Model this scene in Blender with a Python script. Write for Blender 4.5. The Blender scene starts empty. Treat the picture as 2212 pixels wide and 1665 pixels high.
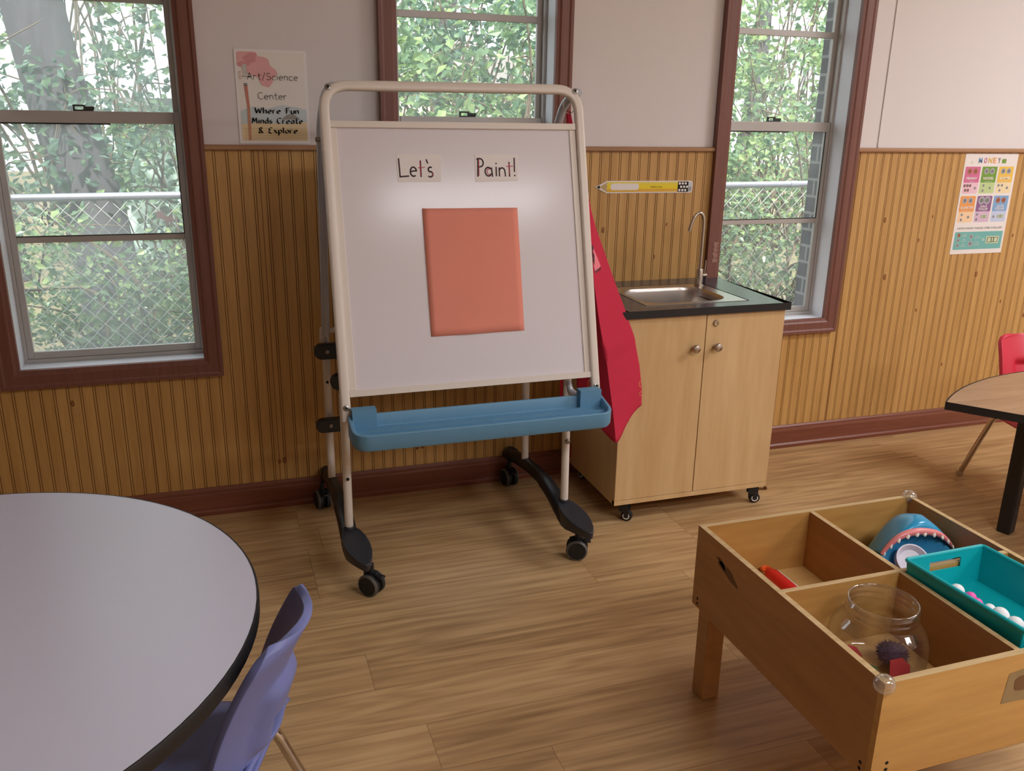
import bpy, bmesh, math, random
from mathutils import Vector, Matrix
PI = math.pi
S = bpy.context.scene
COL = S.collection

# ------------------------------------------------------------------ camera
F_PX, IMG_W = 1870.785, 2212.0
YAW, PITCH, ROLL = math.radians(18.599), math.radians(17.3984), math.radians(0.9746)
cd = bpy.data.cameras.new('camera'); cam = bpy.data.objects.new('camera', cd); COL.objects.link(cam)
cd.sensor_width = 36.0; cd.lens = F_PX / IMG_W * 36.0; cd.clip_start = 0.05; cd.clip_end = 100
_f = Vector((math.sin(YAW)*math.cos(PITCH), math.cos(YAW)*math.cos(PITCH), -math.sin(PITCH)))
_r = Vector((math.cos(YAW), -math.sin(YAW), 0)); _u = _r.cross(_f)
_r2 = math.cos(ROLL)*_r + math.sin(ROLL)*_u; _u2 = -math.sin(ROLL)*_r + math.cos(ROLL)*_u
cam.matrix_world = Matrix(((_r2.x,_u2.x,-_f.x,0),(_r2.y,_u2.y,-_f.y,-2.8976),(_r2.z,_u2.z,-_f.z,1.326),(0,0,0,1)))
S.camera = cam

# ------------------------------------------------------------------ world, lights, exposure
S.view_settings.view_transform = 'Standard'; S.view_settings.look = 'None'
S.view_settings.exposure = 0.0; S.view_settings.gamma = 1.0; S.view_settings.use_curve_mapping = False
S.cycles.use_denoising = True
S.cycles.max_bounces = 10; S.cycles.diffuse_bounces = 4; S.cycles.glossy_bounces = 4
S.cycles.transparent_max_bounces = 24; S.cycles.transmission_bounces = 6
S.cycles.sample_clamp_indirect = 6.0; S.cycles.caustics_reflective = False; S.cycles.caustics_refractive = False
wd = bpy.data.worlds.new('sky'); S.world = wd; wd.use_nodes = True
bg = wd.node_tree.nodes['Background']; bg.inputs[0].default_value = (0.86, 0.94, 1.0, 1); bg.inputs[1].default_value = 2.8

def area(name, loc, sx, sy, watts, color=(0.98, 0.98, 1.0), rot=(0, 0, 0)):
    l = bpy.data.lights.new(name, 'AREA'); l.shape = 'RECTANGLE'; l.size = sx; l.size_y = sy
    l.energy = watts; l.color = color
    o = bpy.data.objects.new(name, l); COL.objects.link(o); o.location = loc; o.rotation_euler = rot
    return o
area('ceiling_lamp', (1.57, -3.33, 2.44), 1.12, 0.46, 42)
area('ceiling_lamp', (3.7, -1.7, 2.44), 1.2, 0.5, 54)
area('ceiling_lamp', (3.9, -4.2, 2.44), 1.2, 0.5, 46)
sl = bpy.data.lights.new('sun', 'SUN'); sl.energy = 10; sl.angle = math.radians(2.0); sl.color = (1.0, 0.95, 0.86)
so = bpy.data.objects.new('sun', sl); COL.objects.link(so)
so.rotation_euler = Vector((-0.08, -0.62, 0.78)).to_track_quat('Z', 'Y').to_euler()

# ------------------------------------------------------------------ materials
def lin(c):
    c = c/255.0
    return c/12.92 if c <= 0.04045 else ((c+0.055)/1.055)**2.4
def rgb(r, g, b): return (lin(r), lin(g), lin(b), 1.0)
def newmat(name):
    m = bpy.data.materials.new(name); m.use_nodes = True
    return m, m.node_tree.nodes, m.node_tree.links, m.node_tree.nodes['Principled BSDF']
def mat(name, c, rough=0.5, metal=0.0, spec=0.5, var=0.0, scale=30.0, bump=0.0, bscale=200.0, stretch=(1,1,1), coat=0.0):
    m, n, l, p = newmat(name)
    p.inputs['Base Color'].default_value = rgb(*c); p.inputs['Roughness'].default_value = rough
    p.inputs['Metallic'].default_value = metal; p.inputs['Specular IOR Level'].default_value = spec
    p.inputs['Coat Weight'].default_value = coat
    if var or bump:
        tc = n.new('ShaderNodeTexCoord'); mp = n.new('ShaderNodeMapping'); mp.inputs['Scale'].default_value = stretch
        l.new(tc.outputs['Object'], mp.inputs[0])
    if var:
        nz = n.new('ShaderNodeTexNoise'); nz.inputs['Scale'].default_value = scale; nz.inputs['Detail'].default_value = 4
        l.new(mp.outputs[0], nz.inputs['Vector'])
        mx = n.new('ShaderNodeMixRGB'); a = rgb(*c)
        mx.inputs[1].default_value = tuple(x*(1-var) for x in a[:3])+(1,); mx.inputs[2].default_value = tuple(min(1, x*(1+var)) for x in a[:3])+(1,)
        l.new(nz.outputs[0], mx.inputs[0]); l.new(mx.outputs[0], p.inputs['Base Color'])
    if bump:
        nb = n.new('ShaderNodeTexNoise'); nb.inputs['Scale'].default_value = bscale; l.new(mp.outputs[0], nb.inputs['Vector'])
        bp = n.new('ShaderNodeBump'); bp.inputs['Strength'].default_value = bump; bp.inputs['Distance'].default_value = 0.001
        l.new(nb.outputs[0], bp.inputs['Height']); l.new(bp.outputs[0], p.inputs['Normal'])
    return m
def wood(name, dark, light, axis='Z', scale=6.0, ratio=14.0, rough=0.45, dist=0.6, coat=0.0, fine=0.35):
    """grain running along axis"""
    m, n, l, p = newmat(name)
    tc = n.new('ShaderNodeTexCoord'); mp = n.new('ShaderNodeMapping')
    s = [ratio, ratio, ratio]; s['XYZ'.index(axis)] = 1.0; mp.inputs['Scale'].default_value = s
    l.new(tc.outputs['Object'], mp.inputs[0])
    nz = n.new('ShaderNodeTexNoise'); nz.inputs['Scale'].default_value = scale*0.35; nz.inputs['Detail'].default_value = 5; nz.inputs['Distortion'].default_value = dist
    l.new(mp.outputs[0], nz.inputs['Vector'])
    nf = n.new('ShaderNodeTexNoise'); nf.inputs['Scale'].default_value = scale*2.2; nf.inputs['Detail'].default_value = 2
    l.new(mp.outputs[0], nf.inputs['Vector'])
    ad = n.new('ShaderNodeMixRGB'); ad.inputs[0].default_value = fine; l.new(nz.outputs[0], ad.inputs[1]); l.new(nf.outputs[0], ad.inputs[2])
    cr = n.new('ShaderNodeValToRGB'); cr.color_ramp.elements[0].position = 0.33; cr.color_ramp.elements[1].position = 0.68
    cr.color_ramp.elements[0].color = rgb(*dark); cr.color_ramp.elements[1].color = rgb(*light)
    l.new(ad.outputs[0], cr.inputs[0]); l.new(cr.outputs[0], p.inputs['Base Color'])
    p.inputs['Roughness'].default_value = rough; p.inputs['Coat Weight'].default_value = coat
    return m
def floor_mat():
    m, n, l, p = newmat('vinyl_plank')
    tc = n.new('ShaderNodeTexCoord'); sp = n.new('ShaderNodeSeparateXYZ'); l.new(tc.outputs['Object'], sp.inputs[0])
    def M(op, a, b=None, c=None):
        k = n.new('ShaderNodeMath'); k.operation = op
        for i, v in enumerate((a, b, c)):
            if v is None: continue
            if isinstance(v, (int, float)): k.inputs[i].default_value = v
            else: l.new(v, k.inputs[i])
        return k.outputs[0]
    PW, PL = 0.152, 1.22
    ry = M('DIVIDE', sp.outputs[1], PW); row = M('FLOOR', ry)
    w1 = n.new('ShaderNodeTexWhiteNoise'); w1.noise_dimensions = '1D'; l.new(row, w1.inputs['W'])
    xs = M('DIVIDE', M('ADD', sp.outputs[0], M('MULTIPLY', w1.outputs[0], 3.1)), PL); pk = M('FLOOR', xs)
    cb = n.new('ShaderNodeCombineXYZ'); l.new(row, cb.inputs[0]); l.new(pk, cb.inputs[1])
    w2 = n.new('ShaderNodeTexWhiteNoise'); w2.noise_dimensions = '2D'; l.new(cb.outputs[0], w2.inputs['Vector'])
    # grain coordinates, shifted plank by plank
    gx = M('ADD', M('MULTIPLY', sp.outputs[0], 0.55), M('MULTIPLY', w2.outputs[0], 17.0))
    gy = M('MULTIPLY', sp.outputs[1], 8.0)
    gc = n.new('ShaderNodeCombineXYZ'); l.new(gx, gc.inputs[0]); l.new(gy, gc.inputs[1]); l.new(M('MULTIPLY', w2.outputs[0], 31.0), gc.inputs[2])
    nz = n.new('ShaderNodeTexNoise'); nz.inputs['Scale'].default_value = 1.5; nz.inputs['Detail'].default_value = 1.5; nz.inputs['Distortion'].default_value = 0.5
    l.new(gc.outputs[0], nz.inputs['Vector'])
    rings = M('FRACT', M('MULTIPLY', nz.outputs[0], 7.0))
    tri = M('ABSOLUTE', M('SUBTRACT', M('MULTIPLY', rings, 2.0), 1.0))
    nf = n.new('ShaderNodeTexNoise'); nf.inputs['Scale'].default_value = 7.0; nf.inputs['Detail'].default_value = 4; l.new(gc.outputs[0], nf.inputs['Vector'])
    f = M('ADD', M('MULTIPLY', tri, 0.16), M('ADD', M('MULTIPLY', nf.outputs[0], 0.78), M('MULTIPLY', M('SUBTRACT', w2.outputs[0], 0.5), 0.14)))
    cr = n.new('ShaderNodeValToRGB'); e = cr.color_ramp.elements
    e[0].position = 0.22; e[0].color = rgb(152, 118, 80); e[1].position = 0.74; e[1].color = rgb(208, 174, 128)
    e2 = e.new(0.5); e2.color = rgb(189, 154, 109)
    l.new(f, cr.inputs[0])
    ey = M('ABSOLUTE', M('SUBTRACT', M('FRACT', ry), 0.5)); ex = M('ABSOLUTE', M('SUBTRACT', M('FRACT', xs), 0.5))
    seam = M('MAXIMUM', M('GREATER_THAN', ey, 0.5-0.0009/PW), M('GREATER_THAN', ex, 0.5-0.0008/PL))
    mx = n.new('ShaderNodeMixRGB'); mx.inputs[2].default_value = rgb(120, 88, 58); l.new(M('MULTIPLY', seam, 0.7), mx.inputs[0]); l.new(cr.outputs[0], mx.inputs[1])
    l.new(mx.outputs[0], p.inputs['Base Color']); p.inputs['Roughness'].default_value = 0.42; p.inputs['Specular IOR Level'].default_value = 0.4
    bp = n.new('ShaderNodeBump'); bp.inputs['Strength'].default_value = 0.08; bp.inputs['Distance'].default_value = 0.002
    l.new(nf.outputs[0], bp.inputs['Height']); l.new(bp.outputs[0], p.inputs['Normal'])
    return m
def clear_mat(name, haze=0.1, hazecol=(215, 225, 225), tint=(255, 255, 255), gloss=0.08, fres=0.0, scale=2.0, var=0.5):
    """thin clear sheet: mostly transparent, a film of dirt that scatters light, a little mirror reflection"""
    m, n, l, p = newmat(name); n.remove(p); out = n['Material Output']
    tr = n.new('ShaderNodeBsdfTransparent'); tr.inputs[0].default_value = rgb(*tint)
    df = n.new('ShaderNodeBsdfDiffuse'); df.inputs[0].default_value = rgb(*hazecol)
    tl = n.new('ShaderNodeBsdfTranslucent'); tl.inputs[0].default_value = rgb(*hazecol)
    hz = n.new('ShaderNodeMixShader'); hz.inputs[0].default_value = 0.6; l.new(df.outputs[0], hz.inputs[1]); l.new(tl.outputs[0], hz.inputs[2])
    m1 = n.new('ShaderNodeMixShader'); l.new(tr.outputs[0], m1.inputs[1]); l.new(hz.outputs[0], m1.inputs[2])
    if var:
        tc = n.new('ShaderNodeTexCoord'); nz = n.new('ShaderNodeTexNoise'); nz.inputs['Scale'].default_value = scale; nz.inputs['Detail'].default_value = 5
        l.new(tc.outputs['Object'], nz.inputs['Vector'])
        mr = n.new('ShaderNodeMapRange'); mr.inputs['From Min'].default_value = 0.3; mr.inputs['From Max'].default_value = 0.7
        mr.inputs['To Min'].default_value = haze*(1-var); mr.inputs['To Max'].default_value = haze*(1+var)
        l.new(nz.outputs[0], mr.inputs[0]); l.new(mr.outputs[0], m1.inputs[0])
    else: m1.inputs[0].default_value = haze
    gl = n.new('ShaderNodeBsdfGlossy'); gl.inputs['Roughness'].default_value = 0.03
    m2 = n.new('ShaderNodeMixShader'); l.new(m1.outputs[0], m2.inputs[1]); l.new(gl.outputs[0], m2.inputs[2])
    if fres:
        lw = n.new('ShaderNodeLayerWeight'); lw.inputs[0].default_value = fres
        k = n.new('ShaderNodeMath'); k.operation = 'MULTIPLY_ADD'; k.inputs[1].default_value = 0.55; k.inputs[2].default_value = gloss
        l.new(lw.outputs['Facing'], k.inputs[0]); l.new(k.outputs[0], m2.inputs[0])
    else: m2.inputs[0].default_value = gloss
    l.new(m2.outputs[0], out.inputs[0])
    return m
def leaf_mat(name, a, b):
    m, n, l, p = newmat(name); n.remove(p); out = n['Material Output']
    tc = n.new('ShaderNodeTexCoord'); nz = n.new('ShaderNodeTexNoise'); nz.inputs['Scale'].default_value = 9.0; nz.inputs['Detail'].default_value = 3
    l.new(tc.outputs['Object'], nz.inputs['Vector'])
    cr = n.new('ShaderNodeValToRGB'); cr.color_ramp.elements[0].position = 0.32; cr.color_ramp.elements[1].position = 0.68
    cr.color_ramp.elements[0].color = rgb(*a); cr.color_ramp.elements[1].color = rgb(*b); l.new(nz.outputs[0], cr.inputs[0])
    d = n.new('ShaderNodeBsdfPrincipled'); d.inputs['Roughness'].default_value = 0.35; l.new(cr.outputs[0], d.inputs['Base Color'])
    t = n.new('ShaderNodeBsdfTranslucent'); l.new(cr.outputs[0], t.inputs[0])
    mx = n.new('ShaderNodeMixShader'); mx.inputs[0].default_value = 0.45
    l.new(d.outputs[0], mx.inputs[1]); l.new(t.outputs[0], mx.inputs[2]); l.new(mx.outputs[0], out.inputs[0])
    return m

M = {}
M['plaster'] = mat('plaster', (226, 219, 218), 0.85, spec=0.2, var=0.02, scale=3, bump=0.06, bscale=120)
M['ceiling'] = mat('ceiling_tile', (235, 232, 228), 0.9)
M['pine'] = wood('pine_beadboard', (182, 137, 76), (207, 162, 98), 'Z', 5, 22, 0.42, 0.4, coat=0.15)
M['groove'] = mat('stain_in_groove', (132, 84, 42), 0.6)
M['knot'] = mat('knot', (128, 76, 34), 0.5); M['knot_core'] = mat('knot_core', (150, 98, 48), 0.5)
M['rail'] = wood('rail_wood', (158, 116, 82), (178, 136, 98), 'X', 5, 20, 0.5)
M['casing'] = wood('casing_paint', (114, 70, 60), (130, 84, 72), 'Z', 8, 30, 0.45)
M['base'] = wood('baseboard_paint', (116, 64, 46), (134, 78, 58), 'X', 6, 24, 0.4)
M['jamb'] = mat('white_jamb', (226, 228, 234), 0.6)
M['sash'] = mat('aluminium_sash', (186, 182, 178), 0.45, 0.25, var=0.08, scale=12)
M['sash_dark'] = mat('sash_gasket', (40, 42, 42), 0.6)
M['glass'] = clear_mat('window_glass', 0.12, gloss=0.03, scale=4)
M['glass_dirty'] = clear_mat('dusty_window_glass', 0.26, gloss=0.03, scale=3)
M['latch'] = mat('latch', (62, 64, 62), 0.5, 0.4)
M['brick'] = None
M['floor'] = floor_mat()
M['white_metal'] = mat('cream_white_enamel', (226, 216, 206), 0.35)
M['grey_metal'] = mat('grey_enamel', (182, 184, 190), 0.3, 0.15)
M['board'] = mat('whiteboard', (226, 220, 226), 0.16, spec=0.22)
M['black'] = mat('black_plastic', (26, 27, 31), 0.42)
M['black_soft'] = mat('black_rubber', (20, 20, 21), 0.6)
M['dark_pad'] = mat('charcoal_plastic', (44, 45, 52), 0.45, bump=0.1, bscale=900)
M['ridge'] = mat('wheel_trim', (92, 88, 84), 0.4)
M['tray'] = mat('blue_tray', (100, 150, 184), 0.5, bump=0.08, bscale=700, var=0.05, scale=20)
M['screw'] = mat('screw_steel', (150, 146, 140), 0.35, 0.9)
M['hole'] = mat('hole_black', (10, 10, 10), 0.9)
M['card'] = mat('white_card', (240, 234, 233), 0.8, spec=0.2)
M['ink'] = mat('marker_ink', (52, 24, 34), 0.6); M['ink_red'] = mat('pink_pencil', (190, 70, 90), 0.7)
M['orange'] = mat('orange_construction_paper', (232, 148, 130), 0.9, spec=0.15, var=0.03, scale=5, bump=0.1, bscale=500)
M['red_cloth'] = mat('red_apron_cloth', (200, 50, 76), 0.8, spec=0.2, bump=0.15, bscale=1600)
M['yellow_thread'] = mat('orange_thread', (236, 150, 92), 0.7)
M['badge'] = mat('pink_badge', (240, 130, 145), 0.7); M['badge_ink'] = mat('badge_ink', (70, 40, 50), 0.7)
M['steel'] = mat('brushed_steel', (196, 190, 184), 0.28, 1.0, bump=0.05, bscale=300, stretch=(1, 12, 1))
M['nickel'] = mat('satin_nickel', (190, 180, 168), 0.3, 1.0)
M['chrome'] = mat('chrome', (205, 200, 196), 0.14, 1.0)
M['maple'] = wood('maple_laminate', (204, 166, 116), (220, 186, 138), 'Z', 3.0, 10, 0.4, 0.9, fine=0.3)
M['counter'] = mat('black_counter', (50, 56, 68), 0.2, spec=0.8, bump=0.05, bscale=900)
M['edge_black'] = mat('black_edge', (24, 23, 25), 0.55)
M['grey_top'] = mat('grey_laminate', (214, 215, 234), 0.3, spec=0.5, var=0.015, scale=6)
M['oak_top'] = wood('oak_laminate', (150, 116, 86), (184, 148, 114), 'X', 4, 16, 0.4)
M['blue_plastic'] = mat('lavender_blue_plastic', (116, 124, 180), 0.42, bump=0.1, bscale=800)
M['red_plastic'] = mat('red_chair_plastic', (200, 46, 66), 0.4, bump=0.1, bscale=800)
M['ply'] = wood('birch_board', (180, 132, 70), (206, 160, 92), 'X', 3, 9, 0.42, 0.8, coat=0.1)
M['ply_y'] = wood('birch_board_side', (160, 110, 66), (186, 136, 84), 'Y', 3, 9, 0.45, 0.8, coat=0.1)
M['ply_edge'] = wood('ply_edge', (176, 146, 100), (206, 178, 132), 'X', 9, 20, 0.6)
M['ply_floor'] = wood('birch_bottom', (206, 164, 102), (224, 186, 124), 'X', 3, 8, 0.5)
M['stain'] = mat('dark_smudge', (116, 80, 48), 0.6, var=0.2, scale=60); M['tape'] = mat('tape_residue', (150, 126, 88), 0.7, var=0.15, scale=40)
M['jar'] = clear_mat('clear_plastic', 0.015, gloss=0.07, fres=0.45, var=0)
M['guard'] = clear_mat('clear_vinyl', 0.22, (235, 228, 218), gloss=0.10, fres=0.5, var=0)
M['teal'] = mat('teal_bin', (0, 172, 180), 0.45, bump=0.1, bscale=600)
M['shark'] = mat('shark_blue', (30, 148, 196), 0.25); M['shark_in'] = mat('shark_inner_blue', (50, 136, 184), 0.5)
M['gum'] = mat('gum_pink', (222, 130, 132), 0.35); M['tooth'] = mat('tooth_white', (240, 234, 226), 0.35)
M['tongue'] = mat('pale_lavender', (206, 202, 218), 0.4)
M['toy_red'] = mat('toy_red', (222, 36, 34), 0.3); M['toy_orange'] = mat('toy_orange', (240, 98, 40), 0.3)
M['white_plastic'] = mat('white_plastic', (240, 236, 232), 0.4)
M['pompom_white'] = mat('ball_white', (236, 234, 236), 0.6); M['pompom_pink'] = mat('ball_pink', (240, 96, 176), 0.6); M['ball_blue'] = mat('ball_blue', (20, 130, 190), 0.5)
M['purple'] = mat('purple_fuzz', (74, 48, 84), 0.95); M['red_felt'] = mat('red_felt', (176, 42, 54), 0.95); M['green_felt'] = mat('green_felt', (60, 92, 46), 0.95)
M['p_white'] = mat('poster_white', (236, 228, 224), 0.45)

# ------------------------------------------------------------------ mesh builder
def rootloc(p):
    while p.parent: p = p.parent
    return Vector(p.location)
class MB:
    def __init__(s): s.v = []; s.f = []; s.mi = []; s.sm = []; s.X = Matrix.Identity(4)
    def add(s, vs, fs, mi=0, smooth=False):
        b = len(s.v); s.v += [s.X @ Vector(v) for v in vs]
        for f in fs: s.f.append([b+i for i in f]); s.mi.append(mi); s.sm.append(smooth)
        return s
    def box(s, lo, hi, mi=0):
        x0, y0, z0 = lo; x1, y1, z1 = hi
        return s.add([(x0,y0,z0),(x1,y0,z0),(x1,y1,z0),(x0,y1,z0),(x0,y0,z1),(x1,y0,z1),(x1,y1,z1),(x0,y1,z1)],
              [(0,3,2,1),(4,5,6,7),(0,1,5,4),(1,2,6,5),(2,3,7,6),(3,0,4,7)], mi)
    def prism(s, poly, z0, z1, mi=0, smooth=False):
        n = len(poly)
        return s.add([(x,y,z0) for x,y in poly]+[(x,y,z1) for x,y in poly],
              [list(range(n))[::-1], list(range(n,2*n))]+[(i,(i+1)%n,n+(i+1)%n,n+i) for i in range(n)], mi, smooth)
    def tube(s, path, r, n=12, mi=0, cap=True, flat=None, closed=False):
        P = [Vector(p) for p in path]; k = len(P); R = r if isinstance(r, (list, tuple)) else [r]*k
        vs = []; prev = None
        for i in range(k):
            if closed: t = P[(i+1) % k]-P[i-1]
            else: t = P[min(i+1, k-1)]-P[max(i-1, 0)]
            t.normalize()
            if prev is None:
                a = Vector((0,0,1)) if abs(t.z) < 0.9 else Vector((1,0,0))
                u = t.cross(a).normalized()
            else: u = (prev-t*prev.dot(t)).normalized()
            prev = u; w = t.cross(u)
            for j in range(n):
                a = 2*PI*j/n; vs.append(P[i]+R[i]*(math.cos(a)*u+math.sin(a)*w))
        fs = []
        for i in range(k if closed else k-1):
            for j in range(n):
                a = i*n; b = ((i+1) % k)*n; fs.append((a+j, a+(j+1)%n, b+(j+1)%n, b+j))
        s.add(vs, fs, mi, True)
        if cap and not closed:
            b = len(s.v)-len(vs)
            s.f += [[b+j for j in range(n)][::-1], [b+(k-1)*n+j for j in range(n)]]; s.mi += [mi, mi]; s.sm += [False, False]
        return s
    def lathe(s, prof, c=(0,0,0), n=24, mi=0, axis='Z', cap=False):
        c = Vector(c); vs = []
        for r, z in prof:
            for j in range(n):
                a = 2*PI*j/n; x, y = r*math.cos(a), r*math.sin(a)
                vs.append(c+Vector({'Z':(x,y,z),'Y':(x,z,y),'X':(z,x,y)}[axis]))
        fs = [(i*n+j, i*n+(j+1)%n, (i+1)*n+(j+1)%n, (i+1)*n+j) for i in range(len(prof)-1) for j in range(n)]
        if cap: fs += [list(range(n))[::-1], [(len(prof)-1)*n+j for j in range(n)]]
        return s.add(vs, fs, mi, True)
    def ball(s, c, r, n=16, mi=0, sc=(1,1,1)):
        c = Vector(c); k = n//2; vs = []; fs = []
        for i in range(k+1):
            t = PI*i/k
            for j in range(n):
                a = 2*PI*j/n; vs.append(c+Vector((r*sc[0]*math.sin(t)*math.cos(a), r*sc[1]*math.sin(t)*math.sin(a), r*sc[2]*math.cos(t))))
        for i in range(k):
            for j in range(n): fs.append((i*n+j, (i+1)*n+j, (i+1)*n+(j+1)%n, i*n+(j+1)%n))
        return s.add(vs, fs, mi, True)
    def grid(s, fn, nu, nv, mi=0, skip=None, smooth=True):
        vs = [fn(i/nu, j/nv) for j in range(nv+1) for i in range(nu+1)]
        fs = [(j*(nu+1)+i, j*(nu+1)+i+1, (j+1)*(nu+1)+i+1, (j+1)*(nu+1)+i) for j in range(nv) for i in range(nu)
              if not (skip and skip((i+.5)/nu, (j+.5)/nv))]
        return s.add(vs, fs, mi, smooth)
    def build(s, name, mats, parent=None, bevel=0.0, seg=2, solid=0.0, off=0.0, sub=0, merge=False, ang=35):
        mats = mats if isinstance(mats, (list, tuple)) else [mats]
        if parent is None:
            xs = [v.x for v in s.v]; ys = [v.y for v in s.v]; zs = [v.z for v in s.v]
            sh = Vector(((min(xs)+max(xs))/2, (min(ys)+max(ys))/2, min(zs)))
        else: sh = rootloc(parent)
        me = bpy.data.meshes.new(name); me.from_pydata([v-sh for v in s.v], [], s.f)
        for m in mats: me.materials.append(m)
        for p, mi, sm in zip(me.polygons, s.mi, s.sm): p.material_index = mi; p.use_smooth = sm
        me.validate()
        bm = bmesh.new(); bm.from_mesh(me)
        if merge: bmesh.ops.remove_doubles(bm, verts=bm.verts, dist=1e-5)
        bmesh.ops.recalc_face_normals(bm, faces=bm.faces); bm.to_mesh(me); bm.free()
        if any(s.sm): me.set_sharp_from_angle(angle=math.radians(ang))
        o = bpy.data.objects.new(name, me); COL.objects.link(o)
        if parent is None: o.location = sh
        else: o.parent = parent
        if sub:
            q = o.modifiers.new('sub', 'SUBSURF'); q.levels = sub; q.render_levels = sub
        if solid:
            q = o.modifiers.new('solid', 'SOLIDIFY'); q.thickness = solid; q.offset = off
        if bevel:
            q = o.modifiers.new('bevel', 'BEVEL'); q.width = bevel; q.segments = seg; q.limit_method = 'ANGLE'; q.angle_limit = math.radians(40)
        return o
def tag(o, label, cat, group=None):
    o['label'] = label; o['category'] = cat
    if group: o['group'] = group
    return o
def struct(o): o['kind'] = 'structure'; return o
def thing(name, loc, label, cat, group=None):
    o = bpy.data.objects.new(name, None); COL.objects.link(o); o.location = loc; o.empty_display_size = 0.05
    return tag(o, label, cat, group)
def rrect(x0, y0, x1, y1, r, n=6):
    out = []
    for cx, cy, a0 in ((x1-r, y1-r, 0), (x0+r, y1-r, 90), (x0+r, y0+r, 180), (x1-r, y0+r, 270)):
        for i in range(n+1):
            a = math.radians(a0+90*i/n); out.append((cx+r*math.cos(a), cy+r*math.sin(a)))
    return out
def smooth_path(pts, k=8):
    P = [Vector(p) for p in pts]; out = []
    for i in range(len(P)-1):
        p0, p1, p2, p3 = P[max(i-1,0)], P[i], P[i+1], P[min(i+2,len(P)-1)]
        for j in range(k):
            t = j/k
            out.append(0.5*((2*p1)+(-p0+p2)*t+(2*p0-5*p1+4*p2-p3)*t*t+(-p0+3*p1-3*p2+p3)*t**3))
    out.append(P[-1]); return out
def rounded(pts, rad, k=6):
    """polyline with its inner corners rounded"""
    P = [Vector(p) for p in pts]; out = [P[0]]
    for i in range(1, len(P)-1):
        a = (P[i-1]-P[i]); b = (P[i+1]-P[i]); r = min(rad, a.length*0.49, b.length*0.49)
        p0 = P[i]+a.normalized()*r; p1 = P[i]+b.normalized()*r
        for j in range(k+1):
            t = j/k; out.append((1-t)**2*p0+2*t*(1-t)*P[i]+t*t*p1)
    out.append(P[-1]); return out

# ------------------------------------------------------------------ lettering
def arc(cx, cy, rx, ry, a0, a1, n=9):
    return [(cx+rx*math.cos(math.radians(a0+(a1-a0)*i/n)), cy+ry*math.sin(math.radians(a0+(a1-a0)*i/n))) for i in range(n+1)]
_hump = lambda x=0: [(x,0.38)]+arc(x+.2,.36,.2,.24,150,0,7)+[(x+.4,0)]
G = {
 'A': (.62, [[(0,0),(.3,1),(.6,0)], [(.1,.36),(.5,.36)]]), 'r': (.34, [[(0,.6),(0,0)], [(0,.36)]+arc(.2,.38,.2,.22,170,60,5)]),
 't': (.36, [[(.16,.95),(.16,.14)]+arc(.3,.14,.14,.14,180,290,4), [(0,.62),(.36,.62)]]), '/': (.4, [[(0,-.12),(.38,1.05)]]),
 'S': (.5, [arc(.25,.75,.22,.24,40,270,10)+arc(.25,.26,.25,.26,90,-150,10)[1:]]), 'c': (.44, [arc(.26,.3,.26,.3,50,310,10)]),
 'i': (.1, [[(.04,.6),(.04,0)], [(.03,.82),(.05,.88)]]), 'e': (.5, [[(.02,.32),(.48,.34)]+arc(.25,.3,.24,.3,12,310,11)]),
 'n': (.42, [[(0,.6),(0,0)], _hump()]), 'C': (.6, [arc(.34,.5,.34,.5,50,310,12)]),
 'W': (.95, [[(0,1),(.22,0),(.46,.8),(.7,0),(.94,1)]]), 'h': (.42, [[(0,1.05),(0,0)], _hump()]),
 'F': (.5, [[(.05,1),(.05,0)], [(.0,.98),(.5,.98)], [(.05,.55),(.38,.55)]]), 'u': (.42, [[(0,.6)]+arc(.2,.22,.2,.22,180,360,7)+[(.4,.6)], [(.4,.6),(.4,0)]]),
 'M': (.75, [[(0,0),(.1,1),(.36,.3),(.62,1),(.72,0)]]), 'd': (.46, [arc(.22,.3,.22,.3,20,340,11), [(.44,1.05),(.44,0)]]),
 's': (.36, [arc(.18,.46,.15,.15,50,270,7)+arc(.17,.16,.18,.16,90,-150,7)[1:]]), 'a': (.46, [arc(.22,.3,.22,.3,20,340,11), [(.44,.6),(.44,0)]]),
 '&': (.66, [[(.62,0),(.12,.72)]+arc(.3,.8,.19,.2,200,-20,8)+[(.1,.36)]+arc(.27,.22,.2,.22,140,300,8)+[(.6,.42)]]),
 'E': (.52, [arc(.3,.76,.26,.24,50,260,8)+arc(.3,.26,.3,.27,100,310,8)[0:]]), 'x': (.46, [[(0,.6),(.44,0)], [(.44,.6),(0,0)]]),
 'p': (.46, [[(0,.6),(0,-.42)], arc(.23,.3,.22,.3,160,-160,11)]), 'l': (.1, [[(.04,1.05),(.04,0)]]), 'o': (.48, [arc(.24,.3,.24,.3,90,450,12)]),
 'L': (.5, [[(.02,1),(0,0),(.5,.04)]]), 'P': (.5, [[(.05,1),(0,0)], [(.03,.98)]+arc(.22,.74,.28,.25,90,-90,9)+[(.02,.48)]]),
 "'": (.1, [[(.06,1.0),(.02,.78)]]), '!': (.12, [[(.06,1.05),(.04,.25)], [(.04,.05),(.05,.0)]]), ' ': (.38, []),
}
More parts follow.
